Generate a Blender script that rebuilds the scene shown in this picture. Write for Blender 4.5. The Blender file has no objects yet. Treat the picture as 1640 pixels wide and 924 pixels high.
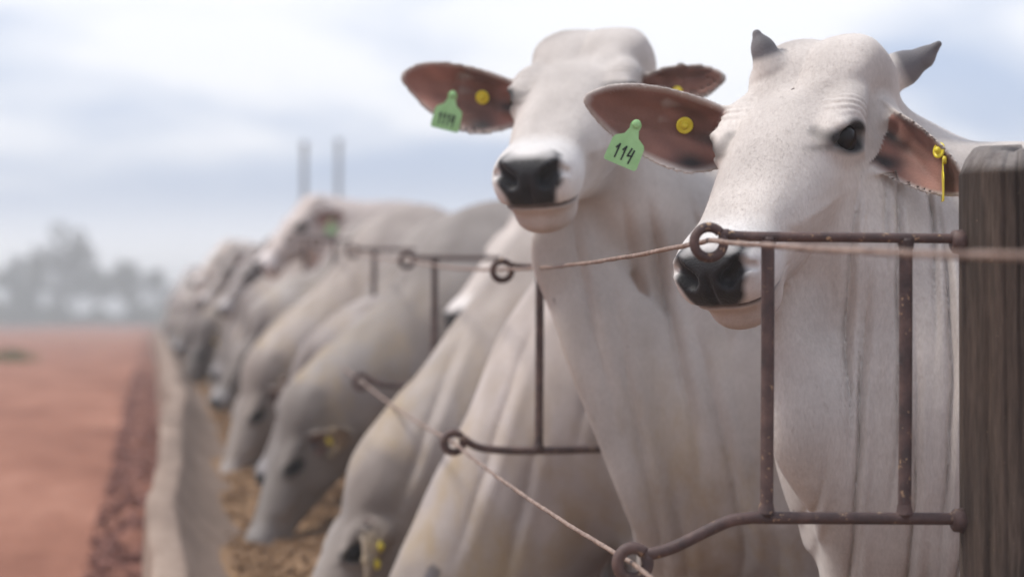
import bpy, bmesh, math, random
import numpy as np
from mathutils import Vector, Matrix

random.seed(7)
RNG = np.random.default_rng(11)
S = bpy.context.scene
C = S.collection
R = math.radians

# ------------------------------------------------------------------ camera, sky, sun, exposure
FPX, CU, CV = 3872.0, 820.0, 462.0          # focal length in photo pixels, image centre
CAMZ = 1.20
YAW = math.atan((820 - 240) / FPX)          # camera turned right of the trough line
PIT = math.atan((505 - 462) / FPX)          # and a touch upwards
FWD = np.array([math.sin(YAW) * math.cos(PIT), math.cos(YAW) * math.cos(PIT), math.sin(PIT)])
RGT = np.array([math.cos(YAW), -math.sin(YAW), 0.0])
UPV = np.cross(RGT, FWD)
CAM = np.array([0.0, 0.0, CAMZ])


def P(u, v, d):
    """point at depth d (along the optical axis) behind photo pixel u, v"""
    return CAM + d * (FWD + (u - CU) / FPX * RGT - (v - CV) / FPX * UPV)


cd = bpy.data.cameras.new('camera')
cam = bpy.data.objects.new('camera', cd)
C.objects.link(cam)
cam.location = CAM
cam.rotation_euler = (R(90) + PIT, 0, -YAW)
cd.sensor_width = 36
cd.lens = FPX / 1640 * 36
cd.clip_start = 0.05
cd.clip_end = 3000
cd.dof.use_dof = True
cd.dof.focus_distance = 3.84
cd.dof.aperture_fstop = 2.9
S.camera = cam

SUN_EL, SUN_AZ = R(60), R(-80)              # azimuth from +Y towards +X
world = bpy.data.worlds.new('World')
S.world = world
world.use_nodes = True
wn, wl = world.node_tree.nodes, world.node_tree.links
wn.clear()
wo = wn.new('ShaderNodeOutputWorld')
bg = wn.new('ShaderNodeBackground')
bg.inputs[1].default_value = 0.078
sky = wn.new('ShaderNodeTexSky')
sky.sky_type = 'NISHITA'
sky.sun_disc = False
sky.sun_elevation = SUN_EL
sky.sun_rotation = SUN_AZ
sky.air_density = 1.0
sky.dust_density = 2.0
tc = wn.new('ShaderNodeTexCoord')
mp = wn.new('ShaderNodeMapping')
mp.inputs['Scale'].default_value = (5.5, 5.5, 17.0)
mp.inputs['Location'].default_value = (1.1, 5.2, 4.1)
wl.new(tc.outputs['Generated'], mp.inputs[0])
nz = wn.new('ShaderNodeTexNoise')
nz.inputs['Scale'].default_value = 1.0
nz.inputs['Detail'].default_value = 5
nz.inputs['Roughness'].default_value = 0.45
nz.inputs['Distortion'].default_value = 0.3
wl.new(mp.outputs[0], nz.inputs[0])
cr = wn.new('ShaderNodeValToRGB')
cr.color_ramp.interpolation = 'EASE'
cr.color_ramp.elements[0].position = 0.40
cr.color_ramp.elements[0].color = (0, 0, 0, 1)
cr.color_ramp.elements[1].position = 0.62
cr.color_ramp.elements[1].color = (1, 1, 1, 1)
wl.new(nz.outputs['Fac'], cr.inputs[0])
thin = wn.new('ShaderNodeMix')               # blue of the gaps, veiled by thin grey cloud
thin.data_type = 'RGBA'
thin.inputs[0].default_value = 0.72
wl.new(sky.outputs[0], thin.inputs[6])
thin.inputs[7].default_value = (6.3, 7.6, 10.5, 1)
mx = wn.new('ShaderNodeMix')
mx.data_type = 'RGBA'
wl.new(cr.outputs[0], mx.inputs[0])
wl.new(thin.outputs[2], mx.inputs[6])
mx.inputs[7].default_value = (10.8, 11.0, 11.6, 1)
sx = wn.new('ShaderNodeSeparateXYZ')
wl.new(tc.outputs['Generated'], sx.inputs[0])
hzn = wn.new('ShaderNodeMapRange')            # brighter cloud deck low over the horizon
hzn.interpolation_type = 'SMOOTHERSTEP'
hzn.inputs[1].default_value = 0.065
hzn.inputs[2].default_value = 0.005
wl.new(sx.outputs[2], hzn.inputs[0])
mh = wn.new('ShaderNodeMix')
mh.data_type = 'RGBA'
wl.new(hzn.outputs[0], mh.inputs[0])
wl.new(mx.outputs[2], mh.inputs[6])
mh.inputs[7].default_value = (15.0, 15.0, 15.4, 1)
wl.new(mh.outputs[2], bg.inputs[0])
wl.new(bg.outputs[0], wo.inputs[0])

sd = bpy.data.lights.new('sun', 'SUN')
sd.energy = 2.3
sd.angle = R(12)
sd.color = (1.0, 0.96, 0.9)
so = bpy.data.objects.new('sun', sd)
C.objects.link(so)
sdir = Vector((math.sin(SUN_AZ) * math.cos(SUN_EL), math.cos(SUN_AZ) * math.cos(SUN_EL), math.sin(SUN_EL)))
so.rotation_euler = sdir.to_track_quat('Z', 'Y').to_euler()
so.location = (-4, 0, 8)
S.view_settings.view_transform = 'Standard'
S.view_settings.look = 'None'
S.view_settings.exposure = 0.40
S.view_settings.gamma = 1.0

# ------------------------------------------------------------------ materials


def mat_base(name):
    m = bpy.data.materials.new(name)
    m.use_nodes = True
    n, l = m.node_tree.nodes, m.node_tree.links
    return m, n, l, n['Principled BSDF']


def noise(n, l, vec, scale, detail=4, rough=0.55, sc=None):
    t = n.new('ShaderNodeTexNoise')
    t.inputs['Scale'].default_value = scale
    t.inputs['Detail'].default_value = detail
    t.inputs['Roughness'].default_value = rough
    if sc is not None:
        mpn = n.new('ShaderNodeMapping')
        mpn.inputs['Scale'].default_value = sc
        l.new(vec, mpn.inputs[0])
        vec = mpn.outputs[0]
    l.new(vec, t.inputs['Vector'])
    return t.outputs['Fac']


def ramp(n, l, fac, stops):
    r = n.new('ShaderNodeValToRGB')
    e = r.color_ramp.elements
    while len(e) < len(stops):
        e.new(0.5)
    for k, (p, c) in enumerate(stops):
        e[k].position = p
        e[k].color = (*c, 1) if len(c) == 3 else c
    l.new(fac, r.inputs[0])
    return r.outputs[0]


def mix(n, l, fac, a, b, blend='MIX'):
    x = n.new('ShaderNodeMix')
    x.data_type = 'RGBA'
    x.blend_type = blend
    for i, v in ((0, fac), (6, a), (7, b)):
        if hasattr(v, 'is_output'):
            l.new(v, x.inputs[i])
        else:
            x.inputs[i].default_value = v if i == 0 else (*v, 1)
    return x.outputs[2]


def bump(n, l, h, strength, dist, prev=None):
    b = n.new('ShaderNodeBump')
    b.inputs['Strength'].default_value = strength
    b.inputs['Distance'].default_value = dist
    l.new(h, b.inputs['Height'])
    if prev is not None:
        l.new(prev, b.inputs['Normal'])
    return b.outputs[0]


def simple_mat(name, c1, c2, scale, rough=0.8, bstr=0.3, bdist=0.005, sc=None, lo=0.35, hi=0.65, metallic=0.0):
    m, n, l, p = mat_base(name)
    t = n.new('ShaderNodeTexCoord').outputs['Object']
    f = noise(n, l, t, scale, 6, 0.6, sc)
    l.new(ramp(n, l, f, [(lo, c1), (hi, c2)]), p.inputs['Base Color'])
    p.inputs['Roughness'].default_value = rough
    p.inputs['Metallic'].default_value = metallic
    f2 = noise(n, l, t, scale * 4, 4, 0.6, sc)
    l.new(bump(n, l, f2, bstr, bdist), p.inputs['Normal'])
    return m


def make_coat():
    m, n, l, p = mat_base('coat')
    t = n.new('ShaderNodeTexCoord').outputs['Object']
    at = n.new('ShaderNodeAttribute')
    at.attribute_name = 'col'
    a = n.new('ShaderNodeSeparateColor')
    at2 = n.new('ShaderNodeAttribute')
    at2.attribute_name = 'msk'
    l.new(at2.outputs['Color'], a.inputs[0])         # R: bare wet skin, G: hair amount, B: stain amount
    blot = ramp(n, l, noise(n, l, t, 5, 5, 0.6), [(0.30, (0.80, 0.785, 0.78)), (0.7, (1.06, 1.05, 1.04))])
    fine = ramp(n, l, noise(n, l, t, 240, 3, 0.6, (1, 1, 0.35)), [(0.25, (0.88, 0.87, 0.86)), (0.75, (1.06, 1.06, 1.06))])
    oi = n.new('ShaderNodeObjectInfo')                # each animal's own coat tint
    c = mix(n, l, 1.0, at.outputs['Color'], blot, 'MULTIPLY')
    c = mix(n, l, 1.0, c, oi.outputs['Color'], 'MULTIPLY')
    c = mix(n, l, a.outputs[1], c, mix(n, l, 1.0, c, fine, 'MULTIPLY'))
    st = n.new('ShaderNodeMath'); st.operation = 'MULTIPLY'
    sm = ramp(n, l, noise(n, l, t, 7, 5, 0.65, (1, 1, 0.5)), [(0.45, (0, 0, 0)), (0.68, (1, 1, 1))])
    l.new(sm, st.inputs[0]); l.new(a.outputs[2], st.inputs[1])
    c = mix(n, l, st.outputs[0], c, (0.36, 0.25, 0.12))
    spk = ramp(n, l, noise(n, l, t, 42, 2, 0.5), [(0.785, (0, 0, 0)), (0.81, (1, 1, 1))])
    c = mix(n, l, spk, c, (0.10, 0.07, 0.06))
    l.new(c, p.inputs['Base Color'])
    rr = n.new('ShaderNodeMapRange')
    rr.inputs[3].default_value = 0.72
    rr.inputs[4].default_value = 0.46
    l.new(a.outputs[0], rr.inputs[0])
    l.new(rr.outputs[0], p.inputs['Roughness'])
    sp_ = n.new('ShaderNodeMapRange'); sp_.inputs[3].default_value = .35; sp_.inputs[4].default_value = .22
    l.new(a.outputs[0], sp_.inputs[0]); l.new(sp_.outputs[0], p.inputs['Specular IOR Level'])
    p.inputs['Sheen Weight'].default_value = 0.12
    p.inputs['Sheen Roughness'].default_value = 0.5
    b1 = bump(n, l, noise(n, l, t, 300, 3, 0.6, (1, 1, 0.3)), 0.22, 0.0014)
    b2 = bump(n, l, noise(n, l, t, 24, 3, 0.5, (1, 1, 0.55)), 0.14, 0.005, b1)
    vo = n.new('ShaderNodeTexVoronoi'); vo.inputs['Scale'].default_value = 260
    l.new(t, vo.inputs['Vector'])
    mv = n.new('ShaderNodeMath'); mv.operation = 'MULTIPLY'
    l.new(vo.outputs['Distance'], mv.inputs[0]); l.new(a.outputs[0], mv.inputs[1])
    b3 = bump(n, l, mv.outputs[0], 0.4, 0.003, b2)          # pebbled skin of the nose
    l.new(b3, p.inputs['Normal'])
    return m


M = {}
M['coat'] = make_coat()
m, n, l, p = mat_base('eye')
p.inputs['Base Color'].default_value = (0.012, 0.008, 0.007, 1)
p.inputs['Roughness'].default_value = 0.16
p.inputs['Specular IOR Level'].default_value = 0.16
M['eye'] = m
M['tag_green'] = simple_mat('tag_green', (0.29, 0.53, 0.22), (0.36, 0.62, 0.28), 30, 0.5, 0.1, 0.001)
M['tag_yellow'] = simple_mat('tag_yellow', (0.68, 0.52, 0.02), (0.80, 0.66, 0.04), 60, 0.45, 0.1, 0.001)
M['ink'] = simple_mat('ink', (0.012, 0.02, 0.015), (0.02, 0.03, 0.02), 40, 0.6, 0.1, 0.001)

# ------------------------------------------------------------------ implicit-surface modelling


def table(xs, ys, smooth=0.03, n=400):
    g = np.linspace(xs[0], xs[-1], n)
    y = np.interp(g, xs, ys)
    w = max(1, int(smooth / (xs[-1] - xs[0]) * n))
    ker = np.exp(-0.5 * (np.arange(-3 * w, 3 * w + 1) / w) ** 2)
    ker /= ker.sum()
    yp = np.concatenate([2 * y[0] - y[1:3 * w + 1][::-1], y, 2 * y[-1] - y[-3 * w - 1:-1][::-1]])
    return g, np.convolve(yp, ker, 'valid')


def smin(a, b, k):
    h = np.maximum(k - np.abs(a - b), 0) / k
    return np.minimum(a, b) - h * h * (k * 0.25)


def smax(a, b, k):
    return -smin(-a, -b, k)


def ell(p, c, r):
    q = (p - np.asarray(c, np.float32)) / np.asarray(r, np.float32)
    k0 = np.sqrt((q * q).sum(1)) + 1e-6
    q2 = q / np.asarray(r, np.float32)
    k1 = np.sqrt((q2 * q2).sum(1)) + 1e-6
    return k0 * (k0 - 1) / k1


def cone(p, a, b, ra, rb, lat=None, sq=1.0):
    """tapered capsule; lat/sq squash it along one direction"""
    a = np.asarray(a, np.float32); b = np.asarray(b, np.float32)
    ab = b - a
    q = p - a
    t = np.clip(q @ ab / max(float(ab @ ab), 1e-9), 0, 1)
    q = q - t[:, None] * ab
    if lat is not None:
        lat = np.asarray(lat, np.float32)
        s = q @ lat
        q = q + (s * (1.0 / sq - 1.0))[:, None] * lat
        return (np.sqrt((q * q).sum(1)) - (ra + (rb - ra) * t)) * (sq if sq < 1 else 1) ** 0.5
    return np.sqrt((q * q).sum(1)) - (ra + (rb - ra) * t)


def chain(p, pts, k, lat=None, sq=1.0):
    d = None
    for (a, b) in zip(pts[:-1], pts[1:]):
        e = cone(p, a[:3], b[:3], a[3], b[3], lat, sq)
        d = e if d is None else smin(d, e, k)
    return d


def catmull(pts, n=5):
    pts = [np.asarray(q, float) for q in pts]
    out = []
    for i in range(len(pts) - 1):
        p0 = pts[max(i - 1, 0)]; p1 = pts[i]; p2 = pts[i + 1]; p3 = pts[min(i + 2, len(pts) - 1)]
        for j in range(n):
            t = j / n
            out.append(0.5 * ((2 * p1) + (-p0 + p2) * t + (2 * p0 - 5 * p1 + 4 * p2 - p3) * t * t + (-p0 + 3 * p1 - 3 * p2 + p3) * t ** 3))
    out.append(pts[-1])
    return out


def axis(lo, hi, flo, fhi, hf, hc, B):
    a = np.linspace(lo, flo, max(2, int(math.ceil((flo - lo) / hc)) + 1))[:-1] if flo > lo + 1e-6 else np.zeros(0)
    b = np.linspace(flo, fhi, max(2, int(math.ceil((fhi - flo) / hf)) + 1))
    c = np.linspace(fhi, hi, max(2, int(math.ceil((hi - fhi) / hc)) + 1))[1:] if hi > fhi + 1e-6 else np.zeros(0)
    x = np.concatenate([a, b, c])
    while (len(x) - 1) % B:
        x = np.append(x, x[-1] + hc)
    return x.astype(np.float32)


def evalf(f, pts, chunk=250000):
    out = np.empty(len(pts), np.float32)
    for i in range(0, len(pts), chunk):
        out[i:i + chunk] = f(pts[i:i + chunk])
    return out


def polygonise(f, ax, B=5):
    """surface nets on a rectilinear grid, evaluated only in blocks near the surface"""
    X, Y, Z = ax
    nb = [(len(a) - 1) // B for a in ax]
    cen = [0.5 * (a[:-1:B][:k] + a[B::B][:k]) for a, k in zip(ax, nb)]
    ext = [0.5 * (a[B::B][:k] - a[:-1:B][:k]) for a, k in zip(ax, nb)]
    gx, gy, gz = np.meshgrid(*cen, indexing='ij')
    bc = np.stack([gx.ravel(), gy.ravel(), gz.ravel()], 1).astype(np.float32)
    hx, hy, hz = np.meshgrid(*ext, indexing='ij')
    hd = np.sqrt(hx ** 2 + hy ** 2 + hz ** 2).ravel()
    fb = evalf(f, bc)
    act = np.abs(fb) < 1.25 * hd + 0.012
    F = np.empty((len(X), len(Y), len(Z)), np.float32)
    fb3 = fb.reshape(nb)
    F[:-1, :-1, :-1] = np.repeat(np.repeat(np.repeat(fb3, B, 0), B, 1), B, 2)
    F[-1] = F[-2]; F[:, -1] = F[:, -2]; F[:, :, -1] = F[:, :, -2]
    need = np.zeros(F.shape, bool)
    ai = np.stack(np.unravel_index(np.nonzero(act)[0], nb), 1) * B
    o = np.arange(B + 1)
    ii = ai[:, 0][:, None, None, None] + o[None, :, None, None]
    jj = ai[:, 1][:, None, None, None] + o[None, None, :, None]
    kk = ai[:, 2][:, None, None, None] + o[None, None, None, :]
    need[ii, jj, kk] = True
    I, J, K = np.nonzero(need)
    F[I, J, K] = evalf(f, np.stack([X[I], Y[J], Z[K]], 1))
    F[0] = np.maximum(F[0], .01); F[-1] = np.maximum(F[-1], .01)
    s = F < 0
    sc = np.zeros(tuple(np.array(F.shape) - 1), np.int8)
    for a in (0, 1):
        for b in (0, 1):
            for c in (0, 1):
                sc += s[a:a + sc.shape[0], b:b + sc.shape[1], c:c + sc.shape[2]]
    cell = (sc > 0) & (sc < 8)
    I, J, K = np.nonzero(cell)
    idx = np.full(cell.shape, -1, np.int32)
    idx[I, J, K] = np.arange(len(I))
    acc = np.zeros((len(I), 3)); cnt = np.zeros(len(I))
    cor = [(a, b, c) for a in (0, 1) for b in (0, 1) for c in (0, 1)]
    fv = {q: F[I + q[0], J + q[1], K + q[2]] for q in cor}
    pv = {q: np.stack([X[I + q[0]], Y[J + q[1]], Z[K + q[2]]], 1) for q in cor}
    for q in cor:
        for d in range(3):
            if q[d] == 0:
                r = list(q); r[d] = 1; r = tuple(r)
                m = (fv[q] < 0) != (fv[r] < 0)
                t = fv[q][m] / (fv[q][m] - fv[r][m])
                acc[m] += pv[q][m] + t[:, None] * (pv[r][m] - pv[q][m])
                cnt[m] += 1
    V = acc / cnt[:, None]
    quads = []
    # edges along x, y, z
    m = s[:-1, 1:-1, 1:-1] != s[1:, 1:-1, 1:-1]
    i, j, k = np.nonzero(m); j += 1; k += 1
    q = np.stack([idx[i, j - 1, k - 1], idx[i, j, k - 1], idx[i, j, k], idx[i, j - 1, k]], 1)
    fl = ~s[i, j, k]; q[fl] = q[fl][:, ::-1]; quads.append(q)
    m = s[1:-1, :-1, 1:-1] != s[1:-1, 1:, 1:-1]
    i, j, k = np.nonzero(m); i += 1; k += 1
    q = np.stack([idx[i - 1, j, k - 1], idx[i - 1, j, k], idx[i, j, k], idx[i, j, k - 1]], 1)
    fl = ~s[i, j, k]; q[fl] = q[fl][:, ::-1]; quads.append(q)
    m = s[1:-1, 1:-1, :-1] != s[1:-1, 1:-1, 1:]
    i, j, k = np.nonzero(m); i += 1; j += 1
    q = np.stack([idx[i - 1, j - 1, k], idx[i, j - 1, k], idx[i, j, k], idx[i - 1, j, k]], 1)
    fl = ~s[i, j, k]; q[fl] = q[fl][:, ::-1]; quads.append(q)
    Q = np.concatenate(quads)
    Q = Q[(Q >= 0).all(1)]
    V = V.astype(np.float32)
    for _ in range(2):
        e = 0.0015
        f0 = evalf(f, V)
        g = np.stack([evalf(f, V + np.eye(3, dtype=np.float32)[d] * e) - f0 for d in range(3)], 1) / e
        g2 = np.maximum((g * g).sum(1), 0.15)
        step = np.clip(f0 / g2, -0.004, 0.004)
        V = V - 0.8 * step[:, None] * g
    return V, Q


def mesh_np(name, V, Q, smooth=True):
    me = bpy.data.meshes.new(name)
    me.vertices.add(len(V))
    me.vertices.foreach_set('co', np.asarray(V, np.float32).ravel())
    k = Q.shape[1]
    me.loops.add(Q.size)
    me.loops.foreach_set('vertex_index', Q.astype(np.int32).ravel())
    me.polygons.add(len(Q))
    me.polygons.foreach_set('loop_start', np.arange(0, Q.size, k, dtype=np.int32))
    me.polygons.foreach_set('use_smooth', np.full(len(Q), smooth))
    me.update(calc_edges=True)
    me.validate()
    return me


def vnoise(p, s, seed=0):
    """cheap smooth pseudo noise (-1..1) from a few rotated sines"""
    r = np.random.default_rng(seed)
    o = np.zeros(len(p))
    for k in range(6):
        d = r.normal(size=3); d /= np.linalg.norm(d)
        o += np.sin((p @ d) * s * (0.7 + 0.25 * k) + r.uniform(0, 6.28))
    return o / 3.2


# ------------------------------------------------------------------ cattle
# head frame: x poll -> nose, y the animal's left, z out of the forehead (metres, head 0.5 long)
HX = [-.06, -.02, .04, .10, .16, .22, .30, .38, .44, .485, .52]
T_top = table(HX, [-.062, -.027, -.004, .004, .007, .003, -.010, -.019, -.026, -.040, -.062])
T_bot = table(HX, [-.150, -.185, -.215, -.234, -.234, -.220, -.188, -.162, -.156, -.150, -.135])
T_wt = table(HX, [.086, .110, .117, .118, .113, .099, .083, .072, .070, .064, .047])
T_wb = table(HX, [.078, .090, .099, .101, .096, .084, .068, .057, .051, .044, .032])


def tab(T, x):
    return np.interp(x, T[0], T[1]).astype(np.float32)


EYX, EYZ, EYA = .178, -.046, .55          # eye centre and slant


def f_head(q, eyes=True):
    x, y, z = q[:, 0], q[:, 1], q[:, 2]
    ay = np.abs(y)
    zt, zb, wt, wb = tab(T_top, x), tab(T_bot, x), tab(T_wt, x), tab(T_wb, x)
    h = (zt - zb) * .5; zc = (zt + zb) * .5
    t = np.clip((z - zb) / (zt - zb), 0, 1); t = t * t * (3 - 2 * t)
    w = wb + (wt - wb) * t
    a = ay / w; b = np.abs(z - zc) / h
    pw = 2.6
    qn = (a ** pw + b ** pw) ** (1 / pw)
    d = (qn - 1) * np.minimum(w, h) * .92
    d = smax(d, np.maximum(-.06 - x, x - .500 + .45 * np.clip(-.108 - z, 0, .07)), .06)
    s = np.stack([x, ay, z], 1)
    # poll, brow ridge, cheekbone, masseter, temple hollow
    d = smin(d, ell(s, (-.008, .0, -.05), (.055, .100, .052)), .05)
    d = smin(d, ell(s, (.015, .050, -.012), (.06, .045, .022)), .05)
    d = smin(d, ell(s, (.135, .092, -.030), (.050, .024, .026)), .03)
    d = smin(d, ell(s, (.235, .066, -.085), (.09, .018, .022)), .04)
    d = smin(d, ell(s, (.125, .074, -.150), (.085, .032, .070)), .04)
    d = smax(d, -ell(s, (.075, .128, -.066), (.035, .018, .022)), .03)
    # soft facial vein and cheek crease
    d = d - .0022 * np.exp(-((z + .088 - .25 * (x - .3)) / .007) ** 2) * np.exp(-((x - .29) / .06) ** 2) * (ay > .03)
    d = d + .0030 * np.exp(-((z + .150 + .5 * (x - .3)) / .012) ** 2) * np.exp(-((x - .33) / .05) ** 2) * (ay > .03)
    # muzzle: broad upper lip, flat nose pad, lower lip and chin
    d = smin(d, ell(s, (.450, .038, -.080), (.050, .032, .040)), .04)
    d = smin(d, ell(s, (.462, 0, -.070), (.046, .052, .045)), .03)
    d = smin(d, ell(s, (.436, 0, -.150), (.050, .050, .030)), .025)
    zm = -.1135 + .10 * (x - .45) - 1.2 * np.maximum(ay - .02, 0) ** 2
    d = d + .0065 * np.exp(-((z - zm) / .0038) ** 2) * np.clip((x - .375) / .03, 0, 1)
    # nostrils: flared comma openings with a raised rim
    d = smin(d, ell(s, (.485, .042, -.050), (.018, .020, .020)), .015)
    nos = cone(s, (.502, .029, -.060), (.494, .052, -.040), .0115, .0100)
    nos = smin(nos, cone(s, (.497, .050, -.044), (.480, .062, -.056), .008, .004), .008)
    d = smax(d, -nos, .010)
    d = smax(d, -cone(s, (.512, 0, -.050), (.510, 0, -.098), .004, .003), .008)
    # eye: bulging lids round an almond slit
    if eyes:
        # work in a frame turned so that the inner corner points down the face
        ca, sa = math.cos(EYA), math.sin(EYA)
        dx, dz = x - EYX, z - EYZ
        g = np.stack([ca * dx + sa * dz, ay, -sa * dx + ca * dz], 1)      # along the slit, outwards, up
        d = smin(d, ell(g, (0, .091, -.002), (.043, .022, .033)), .020)
        d = smin(d, cone(g, (-.030, .106, .014), (.022, .106, .020), .007, .006), .012)
        d = smin(d, cone(g, (-.026, .108, -.021), (.030, .096, -.014), .005, .004), .010)
        slit = ell(g, (.001, .118, .000), (.0330, .028, .0200))
        slit = smin(slit, cone(g, (.018, .108, -.003), (.038, .100, -.008), .007, .002), .01)
        d = smax(d, -slit, .005)
        # wrinkles above the eye
        rr = np.sqrt(g[:, 0] ** 2 * .8 + g[:, 2] ** 2)
        an = np.arctan2(g[:, 2], -g[:, 0])
        mk = np.exp(-((an - 1.2) / .9) ** 2) * np.clip((ay - .055) / .03, 0, 1) * np.exp(-((rr - .052) / .016) ** 2)
        d = d + mk * .0012 * np.sin(rr * 640 + 1.5 * np.sin(an * 3))
    return d


EAR_T = table([0, .03, .08, .13, .18, .215, .24], [.028, .038, .047, .049, .042, .028, .005], .012)
EAR_B = table([0, .03, .08, .13, .18, .215, .24], [-.028, -.050, -.065, -.061, -.046, -.027, -.005], .012)


def ear_uvw(p, e):
    o, u, v, w, s = e[:5]
    q = (p - o) / s
    return q @ u, q @ v, q @ w


def ear_mid(u, v, cup=1.0):
    k = cup * np.interp(u, [0, .05, .12, .24], [.062, .054, .042, .022])
    bend = -.18 * np.clip(u - .03, 0, 1) ** 2 * 4
    return k * ((v + .004) / .06) ** 2 + bend * .25 - .014 + .0016 * np.sin(v * 210 + u * 20) * np.clip((.2 - u) / .1, 0, 1)


def f_ear(p, e):
    u, v, w = ear_uvw(p, e)
    vt = np.interp(u, *EAR_T); vb = np.interp(u, *EAR_B)
    hw = np.maximum((vt - vb) * .5, .002); vc = (vt + vb) * .5
    dv = np.abs(v - vc) - hw
    th = np.interp(u, [0, .1, .24], [.0085, .0058, .0042])
    edge = np.clip(-dv / .014, 0, 1)
    dw = (np.abs(w - ear_mid(u, v, e[5])) - th * (.55 + .45 * np.sqrt(edge))) * .75
    d = smax(dw, dv * .9, .006)
    d = smax(d, u - .238, .006)
    d = smax(d, -.02 - u, .006)
    return (d * e[4]).astype(np.float32)


def basis(az, pitch, roll=0):
    """head axes (columns x forward, y left, z up) for azimuth/pitch in degrees, pitch > 0 nose down"""
    a, p, r = R(az), R(pitch), R(roll)
    f = np.array([math.cos(p) * math.cos(a), math.cos(p) * math.sin(a), -math.sin(p)])
    lft = np.array([-math.sin(a), math.cos(a), 0])
    up = np.cross(f, lft)
    l2 = math.cos(r) * lft + math.sin(r) * up
    u2 = -math.sin(r) * lft + math.cos(r) * up
    return np.stack([f, l2, u2], 1)


def unit(v):
    v = np.asarray(v, float)
    return v / np.linalg.norm(v)


def ear_frame(base, u, w, s=1.0, flip=False, cup=1.0):
    u = unit(u); w = np.asarray(w, float); w = unit(w - u * (w @ u))
    v = np.cross(w, u)
    if flip:
        v = -v
    return (np.asarray(base, np.float32), u.astype(np.float32), v.astype(np.float32), w.astype(np.float32), s, cup)


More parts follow.
